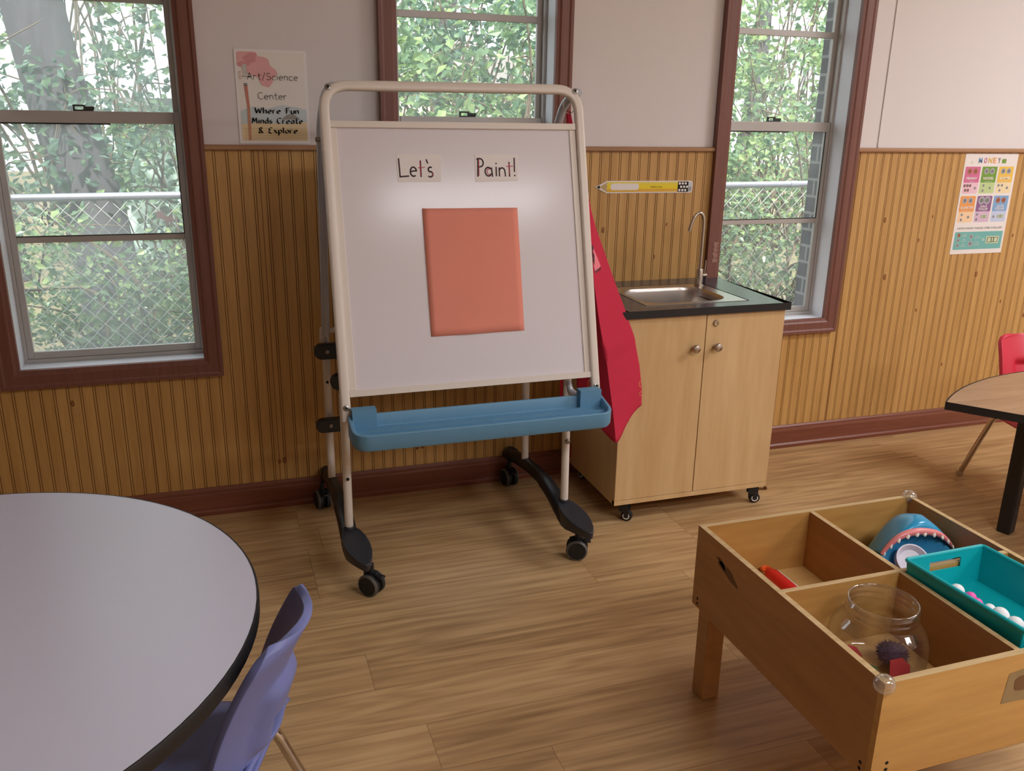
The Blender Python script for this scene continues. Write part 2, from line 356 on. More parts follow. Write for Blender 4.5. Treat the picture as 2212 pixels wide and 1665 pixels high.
def stroke_text(mb, txt, place, size, w, mi, gap=.18, nib=None, width=None):
    """draws txt with ribbon strokes; place(x,y) -> 3D; nib = slanted pen vector. Text is centred on x=0"""
    tot = sum(G[c][0]+gap for c in txt)-gap
    sx = size if width is None else width/tot
    x = -tot*sx/2
    for c in txt:
        gw, lines = G[c]
        for ln in lines:
            pts = [(x+px*sx, py*size) for px, py in ln]
            for a, b in zip(pts[:-1], pts[1:]):
                if nib: q = [(a[0]-nib[0],a[1]-nib[1]),(a[0]+nib[0],a[1]+nib[1]),(b[0]+nib[0],b[1]+nib[1]),(b[0]-nib[0],b[1]-nib[1])]
                else:
                    dx, dy = b[0]-a[0], b[1]-a[1]; L = math.hypot(dx, dy) or 1; nx, ny = -dy/L*w/2, dx/L*w/2; ex, ey = dx/L*w/3, dy/L*w/3
                    q = [(a[0]-ex+nx,a[1]-ey+ny),(a[0]-ex-nx,a[1]-ey-ny),(b[0]+ex-nx,b[1]+ey-ny),(b[0]+ex+nx,b[1]+ey+ny)]
                mb.add([place(*p) for p in q], [(0,1,2,3)], mi)
        x += (gw+gap)*sx
def font_text(mb, txt, place, size, mi, width=None, bold=0.0):
    cu = bpy.data.curves.new('t', 'FONT'); cu.body = txt; cu.size = size; cu.align_x = 'CENTER'; cu.offset = bold; cu.resolution_u = 3
    o = bpy.data.objects.new('t', cu); COL.objects.link(o)
    me = bpy.data.meshes.new_from_object(o)
    xs = [v.co.x for v in me.vertices] or [0, 1]
    k = 1.0 if width is None else width/max(1e-6, max(xs)-min(xs)); cx = (max(xs)+min(xs))/2
    mb.add([place((v.co.x-cx)*k, v.co.y) for v in me.vertices], [list(p.vertices) for p in me.polygons], mi)
    bpy.data.objects.remove(o); bpy.data.curves.remove(cu); bpy.data.meshes.remove(me)
# ------------------------------------------------------------------ the room shell
WINS = [(-.622, -.085), (.568, 1.107), (1.797, 2.316)]
ZS, ZH, RX0, RX1, RY0, CH = .548, 2.02, -5.0, 5.6, -6.2, 2.45
struct(MB().box((RX0-.1, RY0-.1, -.06), (RX1+.1, .1, 0)).build('floor', M['floor']))
struct(MB().box((RX0-.1, RY0-.1, CH), (RX1+.1, .9, CH+.12)).build('ceiling', M['ceiling']))
def holed(mb, y0, y1, z0, z1, grow=0.0):
    x = RX0-.1
    for a, b in WINS:
        a -= grow; b += grow
        mb.box((x, y0, z0), (a, y1, z1)); mb.box((a, y0, z0), (b, y1, ZS-grow)); mb.box((a, y0, ZH+grow), (b, y1, z1)); x = b
    mb.box((x, y0, z0), (RX1+.1, y1, z1)); return mb
wall_back = struct(holed(MB(), .008, .115, 0, CH, .012).build('wall_back', M['plaster']))
# thin vertical batten where two wall boards meet
MB().box((2.478, .0035, 1.225), (2.486, .0085, CH)).build('panel_joint', M['plaster'], wall_back)
# beadboard wainscot, real grooves
def wainscot():
    mb = MB(); xs = []; x = RX0; seams = (.127, 2.395, -.27)
    while x < RX1:
        prof = [(0, 0), (.0010, .0020), (.0020, 0), (.0066, 0), (.0076, .0020), (.0086, 0), (.0381, 0)]
        for k in range(len(prof)-1):
            xs.append((x+prof[k][0], prof[k][1], 1 if k in (0, 1, 3, 4) else 0))
        x += .0381
    xs.append((x, 0, 0))
    for (a, ya, g), (b, yb, _) in zip(xs[:-1], xs[1:]):
        m = (a+b)/2; top = 1.212
        for w0, w1 in WINS:
            if w0-.03 < m < w1+.03: top = ZS-.03
        mb.add([(a, ya, 0), (b, yb, 0), (b, yb, top), (a, ya, top)], [(0, 1, 2, 3)], g)
    for sx in seams: mb.box((sx, -.0004, 0), (sx+.0022, .001, .46 if -.7 < sx < 0 else 1.21), 1)
    for kx, kz, r in [(1.313, .93, .0085), (1.569, .945, .005), (1.526, .826, .006), (2.56, .94, .009), (2.80, .95, .005), (2.745, .853, .007), (2.60, .705, .010),
                      (3.085, .698, .010), (3.25, .86, .006), (2.36, .5, .005), (2.79, .555, .006), (3.25, .57, .006), (2.372, .955, .004),
                      (-.49, .43, .008), (.145, .165, .009), (.128, .162, .007), (.615, .165, .009), (.633, .168, .010), (2.98, .30, .006), (3.4, .5, .008)]:
        mb.add([(kx, -.0008, kz)]+[(kx+r*.72*math.cos(a*PI/6), -.0006, kz+r*1.3*math.sin(a*PI/6)) for a in range(12)]+[(kx+r*.45*math.cos(a*PI/6), -.0012, kz+r*.8*math.sin(a*PI/6)) for a in range(12)],
               [(1+i, 1+(i+1) % 12, 13+(i+1) % 12, 13+i) for i in range(12)], 2)
        mb.add([(kx+r*.45*math.cos(a*PI/6), -.0012, kz+r*.8*math.sin(a*PI/6)) for a in range(12)], [list(range(12))], 3)
    return mb
wainscot().build('wainscot', [M['pine'], M['groove'], M['knot'], M['knot_core']], wall_back)
def moulding(prof, x0, x1):
    n = len(prof)
    return [(x0, y, z) for y, z in prof]+[(x1, y, z) for y, z in prof], [(i, (i+1) % n, n+(i+1) % n, n+i) for i in range(n)]+[list(range(n))[::-1], list(range(n, 2*n))]
mb = MB()
cuts = [RX0]+[v for a, b in WINS for v in (a-.056, b+.056)]+[RX1]
rail_prof = [(.006, 1.206), (-.010, 1.206), (-.013, 1.209), (-.013, 1.216), (-.011, 1.219), (-.004, 1.222), (.006, 1.222)]
for i in range(0, len(cuts), 2): mb.add(*moulding(rail_prof, cuts[i], cuts[i+1]))
mb.build('chair_rail', M['rail'], wall_back)
base_prof = [(.0, 0), (-.026, 0), (-.027, .014), (-.022, .020), (-.016, .022), (-.016, .072), (-.014, .078), (-.010, .080), (-.009, .087), (-.004, .0935), (.0, .0935)]
struct(MB().add(*moulding(base_prof, RX0, RX1)).build('baseboard_back', M['base']))
struct(MB().box((RX0-.1, RY0, 0), (RX0, .02, CH)).build('wall_left', M['plaster']))
struct(MB().box((RX1, RY0, 0), (RX1+.1, .02, CH)).build('wall_right', M['plaster']))
struct(MB().box((RX0-.1, RY0-.1, 0), (RX1+.1, RY0, CH)).build('wall_front', M['plaster']))
# brick outside
m, n, l, p = newmat('grey_brick'); M['brick'] = m
tc = n.new('ShaderNodeTexCoord'); sp = n.new('ShaderNodeSeparateXYZ'); l.new(tc.outputs['Object'], sp.inputs[0])
ad = n.new('ShaderNodeMath'); ad.operation = 'ADD'; l.new(sp.outputs[0], ad.inputs[0]); l.new(sp.outputs[1], ad.inputs[1])
cb = n.new('ShaderNodeCombineXYZ'); l.new(ad.outputs[0], cb.inputs[0]); l.new(sp.outputs[2], cb.inputs[1])
bt = n.new('ShaderNodeTexBrick'); l.new(cb.outputs[0], bt.inputs['Vector']); bt.inputs['Scale'].default_value = 1.0
bt.inputs['Brick Width'].default_value = .203; bt.inputs['Row Height'].default_value = .0677; bt.inputs['Mortar Size'].default_value = .0058
bt.inputs['Color1'].default_value = rgb(104, 100, 104); bt.inputs['Color2'].default_value = rgb(86, 84, 90); bt.inputs['Mortar'].default_value = rgb(158, 158, 156)
l.new(bt.outputs[0], p.inputs['Base Color']); p.inputs['Roughness'].default_value = .9
struct(holed(MB(), .125, .215, -.4, CH, .012).build('wall_outside', M['brick']))

def window(idx, x0, x1, dirty):
    w = bpy.data.objects.new('window_%d' % idx, None); COL.objects.link(w); w.location = ((x0+x1)/2, 0, ZS); struct(w)
    # casing: stepped profile, mitred corners, all four sides
    prof = [(-.0015, .004), (-.0015, -.013), (.008, -.015), (.014, -.019), (.040, -.019), (.046, -.022), (.056, -.022), (.056, .006)]
    mb = MB(); n_ = len(prof); vs = []
    for o, y in prof:
        o2 = o; vs += [(x0-o2, y, ZS-o2), (x1+o2, y, ZS-o2), (x1+o2, y, ZH+o2), (x0-o2, y, ZH+o2)]
    fs = [(k*4+i, k*4+(i+1) % 4, (k+1)*4+(i+1) % 4, (k+1)*4+i) for k in range(n_-1) for i in range(4)]
    # opening edge: casing starts flush with the jamb
    vs = [(x if abs(x-x0) > .0125 and abs(x-x1) > .0125 else x, y, z) for x, y, z in vs]
    mb.add(vs, fs); mb.build('casing', M['casing'], w)
    j = MB()
    j.box((x0-.012, -.002, ZS-.012), (x0, .125, ZH+.012)); j.box((x1, -.002, ZS-.012), (x1+.012, .125, ZH+.012))
    j.box((x0, -.002, ZS-.012), (x1, .125, ZS)); j.box((x0, -.002, ZH), (x1, .125, ZH+.012)); j.build('jamb', M['jamb'], w)
    fr = MB()   # fixed aluminium frame
    fr.box((x0, .080, ZS), (x0+.010, .122, ZH)); fr.box((x1-.010, .080, ZS), (x1, .122, ZH)); fr.box((x0, .078, ZS), (x1, .122, ZS+.012)); fr.box((x0, .08, ZH-.012), (x1, .122, ZH))
    fr.build('window_frame', M['sash'], w, bevel=.0012)
    zm0, zm1 = 1.279, 1.314; a, b = x0+.010, x1-.010
    lo = MB(); y0, y1 = .084, .100
    lo.box((a, y0, ZS+.012), (a+.018, y1, zm1)); lo.box((b-.018, y0, ZS+.012), (b, y1, zm1))
    lo.box((a+.018, y0, ZS+.012), (b-.018, y1, ZS+.034)); lo.box((a+.018, y0-.004, zm0), (b-.018, y1, zm1)); lo.box((a+.018, y0+.002, .925), (b-.018, y1, .944))
    ls = lo.build('lower_sash', M['sash'], w, bevel=.0012)
    up = MB(); y2, y3 = .104, .120
    up.box((a, y2, zm0+.004), (a+.018, y3, ZH-.012)); up.box((b-.018, y2, zm0+.004), (b, y3, ZH-.012))
    up.box((a+.018, y2, zm0+.004), (b-.018, y3, zm1-.004)); up.box((a+.018, y2, ZH-.034), (b-.018, y3, ZH-.012)); up.box((a+.018, y2, 1.622), (b-.018, y3, 1.644))
    us = up.build('upper_sash', M['sash'], w, bevel=.0012)
    gl = M['glass_dirty'] if dirty else M['glass']
    for z0, z1, y, par in ((ZS+.034, .925, .091, ls), (.944, zm0, .091, ls), (zm1-.004, 1.622, .111, us), (1.644, ZH-.034, .111, us)):
        MB().box((a+.017, y, z0-.001), (b-.017, y+.003, z1+.001)).build('glass_pane', gl, par)
    g = MB()
    g.box((a+.018, y0-.001, zm0-.004), ((a+b)/2+.06, y0+.004, zm0)); g.box((b-.0195, y0-.001, .944), (b-.0165, y0+.003, zm0)); g.box((a+.018, y0, .944), (b-.018, y0+.003, .9465))
    g.build('gasket', M['sash_dark'], ls)
    c = (a+b)/2-.01; lt = MB()
    lt.box((c-.028, .082, zm1), (c+.028, .100, zm1+.004)); lt.box((c-.028, .084, zm1+.004), (c-.023, .096, zm1+.016)); lt.box((c-.028, .084, zm1+.013), (c+.006, .096, zm1+.018)); lt.box((c+.001, .084, zm1+.004), (c+.03, .096, zm1+.013))
    lt.build('latch', M['latch'], ls, bevel=.001)
    return w
w1, w2, w3 = [window(i+1, a, b, i == 0) for i, (a, b) in enumerate(WINS)]
# worn paint on window 3's casing beside the tap
mb = MB(); rnd = random.Random(4)
for i in range(16):
    z = .80+i*.0048; a = 1.760+rnd.random()*.008; b = 1.786-rnd.random()*.010
    mb.box((a, -.0206, z), (b, -.0185, z+.0034))
mb.build('worn_paint', mat('worn_paint', (176, 136, 122), .7), w3)
# bits of old paper stuck to window 1
mb = MB(); mb.X = Matrix.Translation((-.165, .0905, 1.0)) @ Matrix.Rotation(PI/2, 4, 'X')
mb.prism([(-.03,.012),(-.012,.016),(.0,.0),(.022,-.004),(.026,-.018),(.006,-.022),(-.006,-.012),(-.026,-.006)], 0, .0006)
mb.build('paper_scrap', clear_mat('paper_scrap', .8, (236, 222, 222), gloss=.0, var=0), w1)

# ------------------------------------------------------------------ outside
GZ = -.36
struct(MB().box((-14, .215, GZ-.1), (22, 24, GZ)).build('ground_outside', mat('leaf_litter', (120, 112, 84), .95, var=.4, scale=6)))
fm = mat('galvanised_steel', (168, 170, 184), .4, .6)
fence = thing('chain_link_fence', (2.0, 2.35, GZ), 'galvanised chain-link fence with round top rail outside the windows', 'fence')
MB().tube([(-3.0, 2.35, .845), (7.0, 2.35, .915)], .021, 12).build('top_rail', fm, fence)
mb = MB(); k = 0; x = -3.4
ztop = lambda x: .835+(x+3)*.007
while x < 7.0:
    for sgn in (1, -1):
        xa, xb = (x, x+1.15) if sgn > 0 else (x+1.15, x)
        za, zb = GZ+.02, ztop(x+.6)-.0
        L = 24; path = []
        mb.tube([(xa, 2.35+.004*sgn, za), (xb, 2.35-.004*sgn, zb)], .0018, 4, cap=False)
    x += .094
mb.build('wire_mesh', mat('galvanised_wire', (208, 214, 210), .6, 0), fence)
for px in (-2.2, .75, 3.0, 6.2): MB().tube([(px, 2.39, GZ), (px, 2.39, ztop(px))], .024, 10).build('post', fm, fence)
MB().tube([(3.78, 2.35, .892), (3.84, 2.35, .8925)], .0245, 12).build('rail_sleeve', fm, fence)
LM = [leaf_mat('leaf_mid', (76, 112, 84), (138, 168, 128)), leaf_mat('leaf_light', (104, 142, 100), (180, 200, 138)), leaf_mat('leaf_cool', (70, 104, 90), (128, 160, 142))]
bark = mat('bark', (82, 80, 86), .9, var=.5, scale=42, bump=1.0, bscale=60, stretch=(1, 1, .15)); twig = mat('twig', (110, 98, 84), .9)
def plant(name, c, r, n, leaf, mats, seed, label, trunk=None, twigs=26, hollow=0.25):
    rd = random.Random(seed); t = thing(name, (c[0], c[1], GZ), label, 'tree' if 'tree' in name else 'shrub', 'plants beyond the fence')
    mb = MB(); cl = []
    for i in range(int(n/45)):
        while True:
            v = Vector((rd.uniform(-1, 1), rd.uniform(-1, 1), rd.uniform(-1, 1)))
            if hollow < v.length < 1: break
        cl.append(Vector(c)+Vector((v.x*r[0], v.y*r[1], v.z*r[2])))
    vs = []; fs = []; mi = []
    for i in range(n):
        q = cl[i % len(cl)]; s = leaf*rd.uniform(.55, 1.3)
        q = q+Vector((rd.gauss(0, .13), rd.gauss(0, .13), rd.gauss(0, .11)))
        if q.z < GZ+.02: q.z = GZ+.02+rd.random()*.1
        if q.y < 2.41: q.y = 2.41+rd.random()*.1
        d = Vector((rd.gauss(0, 1), rd.gauss(0, 1), rd.gauss(-.3, .6))).normalized(); nn = Vector((rd.gauss(0, .7), rd.gauss(-.5, .7), rd.gauss(.6, .7)))
        sd = d.cross(nn).normalized(); up = sd.cross(d)
        b = len(vs); w = s*.3
        vs += [q, q+d*s*.42+sd*w+up*w*.35, q+d*s, q+d*s*.42-sd*w+up*w*.35]
        fs += [(b, b+1, b+2), (b, b+2, b+3)]; k = 0 if rd.random() < .6 else 1; mi += [k, k]
    me = bpy.data.meshes.new('foliage'); me.from_pydata([v-Vector(t.location) for v in vs], [], fs)
    for m_ in mats: me.materials.append(m_)
    me.polygons.foreach_set('material_index', mi)
    o = bpy.data.objects.new('foliage', me); COL.objects.link(o); o.parent = t
    if twigs:
        tw = MB()
        for i in range(twigs):
            q = rd.choice(cl); a = Vector((c[0]+rd.uniform(-.35, .35)*r[0], c[1]+rd.uniform(-.2, .2)*r[1], max(GZ, c[2]-r[2]*.9)))
            mdl = (a+q)/2+Vector((rd.uniform(-.25, .25), rd.uniform(-.1, .1), rd.uniform(0, .25)))
            pth = smooth_path([a, mdl, q, q+Vector((rd.uniform(-.4, .4), rd.uniform(-.1, .1), rd.uniform(.0, .3)))], 4)
            r0 = rd.uniform(.006, .016); tw.tube(pth, [r0*(1-.75*j/len(pth)) for j in range(len(pth))], 5, cap=False)
        tw.build('twigs', twig, t)
    if trunk:
        tr = MB(); pth = smooth_path(trunk[0], 6); R0, R1 = trunk[1]
        tr.tube(pth, [R0+(R1-R0)*j/len(pth) for j in range(len(pth))], 14); tr.build('trunk', bark, t)
    return t
A, B, Cc = (LM[0], LM[1]), (LM[2], LM[0]), (LM[1], LM[0])
plant('shrub', (-.55, 3.0, .15), (.85, .40, .65), 2600, .065, A, 1, 'low tangled bush right behind the fence outside the left window')
plant('shrub', (-.35, 4.7, .9), (1.1, .6, 1.25), 3000, .08, B, 2, 'grey-green bush deeper in the yard, behind the low bush of the left window', twigs=40)
plant('tree', (-1.0, 6.9, 3.2), (1.7, .8, 2.5), 3000, .12, Cc, 3, 'tall pale-leaved tree at the back of the yard outside the left window', ([(-2.0, 6.9, GZ), (-2.1, 6.9, 2.0), (-1.9, 6.9, 4.2)], (.14, .07)))
plant('vine_covered_tree', (-1.0, 3.75, 1.9), (.55, .4, 1.5), 1000, .075, B, 4, 'thick grey tree trunk wrapped in vines outside the left window', ([(-.74, 3.75, GZ), (-.82, 3.75, .6), (-1.00, 3.75, 1.7), (-1.16, 3.75, 3.2)], (.22, .17)), twigs=16)
plant('shrub', (1.75, 3.0, 1.1), (1.3, .40, 1.1), 3100, .085, A, 5, 'bush with broad leaves touching the fence outside the middle window', twigs=36)
plant('shrub', (2.1, 4.5, 1.7), (1.55, .6, 1.4), 3500, .095, B, 6, 'second, darker bush further back outside the middle window', twigs=36)
plant('tree', (2.9, 7.0, 3.4), (2.0, .8, 2.6), 3700, .12, Cc, 7, 'tall tree at the back of the yard outside the middle window', ([(2.3, 7.0, GZ), (2.5, 7.0, 2.2), (2.8, 7.0, 4.4)], (.13, .06)))
plant('shrub', (4.1, 3.0, .5), (1.2, .40, .95), 3500, .065, A, 8, 'dense bright-green bush against the fence outside the right window')
plant('shrub', (5.1, 4.6, 1.5), (1.35, .6, 1.6), 3600, .08, Cc, 9, 'leafy thicket of thin saplings further back outside the right window', twigs=56)
plant('tree', (7.0, 7.0, 2.6), (1.8, .8, 2.8), 4600, .12, A, 10, 'tall tree at the back of the yard outside the right window', ([(6.2, 7.0, GZ), (6.5, 7.0, 2.2), (6.3, 7.0, 4.4)], (.13, .06)))
sd = thing('shed', (-.6, 8.6, GZ), 'pale mint ribbed metal shed behind the bushes of the left window', 'shed')
mb = MB(); x = -1.0
while x < .9:
    mb.box((x, 8.0, GZ), (x+.235, 8.05, 1.35)); mb.box((x+.235, 7.985, GZ), (x+.25, 8.05, 1.35)); x += .25
mb.build('siding', mat('mint_siding', (196, 222, 214), .6), sd); MB().box((-1.1, 7.9, 1.35), (1.0, 9.2, 1.43)).build('roof', mat('shed_roof', (150, 156, 156), .6), sd)
MB().box((-1.0, 8.05, GZ), (.9, 9.1, 1.35)).build('walls', mat('mint_wall', (196, 222, 214), .7), sd)
hs = thing('house', (3.6, 11.5, GZ), 'pale beige house wall glimpsed low through the middle window', 'house')
MB().box((1.4, 11, GZ), (5.8, 14, 1.75)).build('wall', mat('beige_siding', (216, 206, 186), .8), hs)
mb = MB(); mb.X = Matrix.Identity(4); mb.add([(1.2, 10.8, 1.75), (6, 10.8, 1.75), (6, 14.2, 1.75), (1.2, 14.2, 1.75), (1.2, 12.5, 2.3), (6, 12.5, 2.3)], [(0,1,5,4), (2,3,4,5), (0,4,3), (1,2,5), (0,3,2,1)]); mb.build('roof', mat('house_roof', (120, 116, 112), .9), hs)
#@@PART3
# ------------------------------------------------------------------ easel
EO = Vector((.655, -.515, .9535)); EX = Vector((1, .004, 0)).normalized(); EU = Vector((0, .267, .9637)).normalized(); EN = EX.cross(EU).normalized()   # EN points to the room
def ep(a, b, d=0.0): return EO+EX*a+EU*b+EN*d
EM = Matrix((( EX.x, EU.x, EN.x, EO.x), (EX.y, EU.y, EN.y, EO.y), (EX.z, EU.z, EN.z, EO.z), (0, 0, 0, 1)))
easel = thing('easel', (.64, -.4, 0), 'rolling double-sided whiteboard easel with blue tray and black S-shaped feet', 'easel')
mb = MB(); mb.X = EM
fp = [(-.371, -.455, 0), (-.366, .455, 0), (.3765, .460, 0), (.3725, -.455, 0)]
path = rounded(fp, .07, 8)
# flattened tube: sweep a rounded rectangle inside the easel plane
def sweep_flat(mb, path, hw, hd, mi=0):
    P = [Vector(p) for p in path]; vs = []; sec = rrect(-hw, -hd, hw, hd, .007, 3); n = len(sec)
    for i, p in enumerate(P):
        t = (P[min(i+1, len(P)-1)]-P[max(i-1, 0)]).normalized(); u = Vector((t.y, -t.x, 0)).normalized()
        vs += [p+u*a+Vector((0, 0, b)) for a, b in sec]
    fs = [(i*n+j, i*n+(j+1) % n, (i+1)*n+(j+1) % n, (i+1)*n+j) for i in range(len(P)-1) for j in range(n)]
    fs += [list(range(n))[::-1], [(len(P)-1)*n+j for j in range(n)]]
    mb.add(vs, fs, mi, True)
sweep_flat(mb, path, .0135, .011); fr = mb.build('front_frame', M['white_metal'], easel)
for a, b in ((-.3535, .4475), (.3645, .4525), (-.3705, -.418), (.3725, -.416)):
    mb = MB(); mb.X = EM; mb.lathe([(.0, .0115), (.0035, .0115), (.0035, .0140), (.0085, .0125), (.0090, .0105)], (a, b, 0), 14)
    mb.lathe([(0, .0120), (.0033, .0121)], (a, b, 0), 6, 1); mb.build('bolt', [M['screw'], M['hole']], fr)
# whiteboard panel with its enamelled border
mb = MB(); mb.X = EM
mb.box((-.352, -.372, -.008), (.354, .347, -.002)); wb = mb.build('whiteboard', M['board'], easel)
mb = MB(); mb.X = EM
mb.box((-.357, .342, -.012), (.361, .360, .006)); mb.box((-.357, -.390, -.012), (.361, -.372, .006)); mb.box((-.357, -.372, -.012), (-.338, .342, .001)); mb.box((.342, -.372, -.012), (.361, .342, .001))
mb.build('board_border', M['white_metal'], wb, bevel=.0012)
# the second board and frame leaning the other way
RU = Vector((0, -.155, .988)).normalized()
def rp(a, b, d=0): return Vector((.655+a, -.243, .93))+RU*b+Vector((0, 1, .155)).normalized()*d
rear = [rp(-.369, -.28), rp(-.366, .36), Vector((.300, -.352, 1.372)), Vector((.318, -.385, 1.392))]
MB().tube(rounded(rear, .06, 6), .0125, 12).build('rear_frame', M['grey_metal'], easel)
MB().tube(rounded([rp(.345, -.45), rp(.350, .36), Vector((1.014, -.335, 1.362)), Vector((1.036, -.392, 1.392))], .05, 6), .0125, 12).build('rear_frame', M['grey_metal'], easel)
mb = MB(); RM = Matrix.Translation(rp(0, 0)) @ Matrix(((1, 0, 0, 0), (0, RU.y, .988, 0), (0, RU.z, .155, 0), (0, 0, 0, 1)))
mb.X = RM; mb.box((-.33, -.30, .004), (.335, .33, .012)); mb.build('whiteboard', M['board'], easel, bevel=.002)
# posts rising from the feet
PX = [(.288, .965)]
for nm, x, y, z0, z1 in (('post', .2885, -.56, .14, .565), ('post', .9665, -.565, .14, .56), ('post', .287, -.165, .12, .66), ('post', .963, -.195, .13, .62)):
    MB().tube([(x, y, z0), (x+.001, y+.012, z1)], .0125, 14).build(nm, M['white_metal'], easel)
MB().tube(smooth_path([(.967, -.555, .555), (.975, -.57, .522), (1.0, -.60, .512), (1.024, -.618, .520), (1.030, -.628, .548)], 6), .010, 12).build('brace', M['grey_metal'], easel)
MB().tube([(.285, -.165, .668), (.283, -.165, .625)], .0145, 14).build('post_collar', M['white_metal'], easel)
MB().tube([(.290, -.17, .655), (.345, -.30, .70), (.40, -.33, .70)], .009, 10).build('brace', M['white_metal'], easel)
MB().lathe([(0, -.004), (.005, -.004), (.008, -.002), (.008, .003)], (.966, -.578, .362), 12, 0, 'Y').build('bolt', M['screw'], easel)
MB().lathe([(0, -.007), (.005, -.007), (.007, -.004), (.007, .006)], (.2745, -.352, 1.25), 12, 0, 'X').build('bolt', M['screw'], easel)
for x, y, z in ((.289, -.573, .315), (.286, -.179, .49)): MB().lathe([(0, -.0006), (.0045, -.0006), (.0045, .003)], (x, y, z), 10, 0, 'Y').build('pin_hole', M['hole'], easel)
# black crossbars with round ends
def crossbar(x0, x1, y, z, hh, screws):
    mb = MB(); mb.X = Matrix.Translation((0, y, z)) @ Matrix.Rotation(PI/2, 4, 'X')
    mb.prism(rrect(x0, -hh, x1, hh, hh*.98, 8), -.014, .014)
    c = mb.build('crossbar', M['black'], easel, bevel=.003)
    if screws:
        for sx in screws: MB().lathe([(0, -.019), (.004, -.019), (.007, -.016), (.007, -.012)], (sx, y, z), 12, 0, 'Y').build('screw', M['screw'], c)
crossbar(.247, .985, -.20, .600, .0245, (.287,)); crossbar(.241, 1.008, -.20, .352, .0225, (.287, .962)); crossbar(.288, .99, -.245, .510, .0255, ())
# blue tray
TL, TR = .286, 1.038; YB, YF = -.640, -.760
def tray_loop(ins, zfn, rf=.045, rb=.008):
    pts = []
    for cx, cy, a0, r in ((TR-rf, YF+rf, 270, rf), (TR-rb, YB-rb, 0, rb), (TL+rb, YB-rb, 90, rb), (TL+rf, YF+rf, 180, rf)):
        r2 = max(.001, r-ins)
        for i in range(9): a = math.radians(a0+90*i/8); pts.append((cx+(r2 if r > ins else r-ins)*math.cos(a), cy+(r2 if r > ins else r-ins)*math.sin(a)))
    return [(x, y, zfn(x, y)) for x, y in pts]
def rimz(x, y): return .512+.022*max(0, min(1, (y-YF-.02)/.08))-(.006 if TL+.02 < x < TR-.02 and y > -.66 else 0)
loops = [tray_loop(.006, lambda x, y: .466), tray_loop(.001, lambda x, y: .474), tray_loop(0, lambda x, y: rimz(x, y)-.002), tray_loop(.002, rimz), tray_loop(.0085, rimz), tray_loop(.0105, lambda x, y: rimz(x, y)-.003), tray_loop(.014, lambda x, y: .503), tray_loop(.018, lambda x, y: .500)]
tray = MB(); k = len(loops[0])
tray.add([p for lp in loops for p in lp], [(i*k+j, i*k+(j+1) % k, (i+1)*k+(j+1) % k, (i+1)*k+j) for i in range(len(loops)-1) for j in range(k)]+[list(range(k))[::-1], [(len(loops)-1)*k+j for j in range(k)]], 0, True)
tray.box((TL+.016, -.716, .499), (TR-.016, -.709, .5055)); tray.box((TL+.016, -.6755, .499), (TR-.016, -.6705, .504))
for sgn, xo in ((-1, TL), (1, TR)):
    b0, b1 = sorted((xo-sgn*.010, xo-sgn*.076)); tray.box((b0, -.672, .498), (b1, -.6405, .555))
tray.build('tray', M['tray'], easel, bevel=.0016)
# feet: bent tube, pad, twin-wheel castors
def foot(x):
    mb = MB()
    mb.tube(smooth_path([(x-.006, .0, .100), (x-.003, -.08, .120), (x, -.19, .136), (x, -.30, .148), (x, -.40, .150), (x, -.48, .138), (x, -.55, .116), (x, -.60, .108)], 5), [.02]*5+[.023]*15+[.026]*12+[.028]*4, 14)
    f = mb.build('foot', M['black'], easel)
    mb = MB(); mb.prism([(x-.004+.026*math.cos(a*PI/9), -.052+.046*math.sin(a*PI/9)) for a in range(18)], .098, .134); mb.build('foot_end', M['black'], f, bevel=.008)
    # teardrop pad reaching out over the front castor
    mb = MB(); top = []; low = []
    outl = [(0, 0), (.016, .002), (.029, .02), (.038, .05), (.041, .085), (.038, .12), (.027, .155), (.010, .184), (.0, .188)]
    outl = outl+[(-a, b) for a, b in outl[-2:0:-1]]
    for a, b in outl: top.append((x+a*.92+.11*b, -.553-b, .157-.17*b)); low.append((x+a*.80+.11*b, -.556-b*.975, (.112-.05*b)-.022*max(0, 1-abs(b-.06)/.08)))
    k = len(outl)
    mb.add(top+low, [list(range(k)), list(range(k, 2*k))[::-1]]+[(i, k+i, k+(i+1) % k, (i+1) % k) for i in range(k)], 0, False)
    mb.lathe([(.016, 0), (.016, .012), (.014, .014)], (x, -.562, .150), 14)
    mb.build('foot_pad', M['dark_pad'], f, bevel=.004)
    return f
def castor(x, y, yaw, parent):
    mb = MB(); mb.X = Matrix.Translation((x, y, 0)) @ Matrix.Rotation(yaw, 4, 'Z')
    R = .0335
    mb.tube([(0, 0, R), (0, 0, .098)], .008, 10); mb.box((-.006, -.02, R), (.006, .024, .070)); mb.tube([(-.02, 0, R), (.02, 0, R)], .006, 8)
    mb.box((-.010, -.042, .058), (.010, -.020, .066)); c = mb.build('castor', M['black'], parent, bevel=.002)
    for sx in (-1, 1):
        w = MB(); w.X = Matrix.Translation((x, y, 0)) @ Matrix.Rotation(yaw, 4, 'Z')
        xi, xo = sx*.005, sx*.0245
        w.lathe([(.0, xi), (R-.004, xi), (R, xi+sx*.002), (R, xo-sx*.005), (R-.004, xo-sx*.0008), (R-.010, xo), (0, xo+sx*.0015)], (0, 0, R), 24, 0, 'X')
        w.lathe([(R+.0003, xo-sx*.0075), (R+.0005, xo-sx*.0045), (R-.004, xo+sx*.0002), (R-.0055, xo)], (0, 0, R), 24, 1, 'X')
        w.build('wheel', [M['black_soft'], M['ridge']], c)
fl, fr_ = foot(.289), foot(.966)
castor(.330, -.684, .78, fl); castor(.978, -.656, 1.15, fr_); castor(.262, -.068, .2, fl); castor(.948, -.066, .2, fr_)

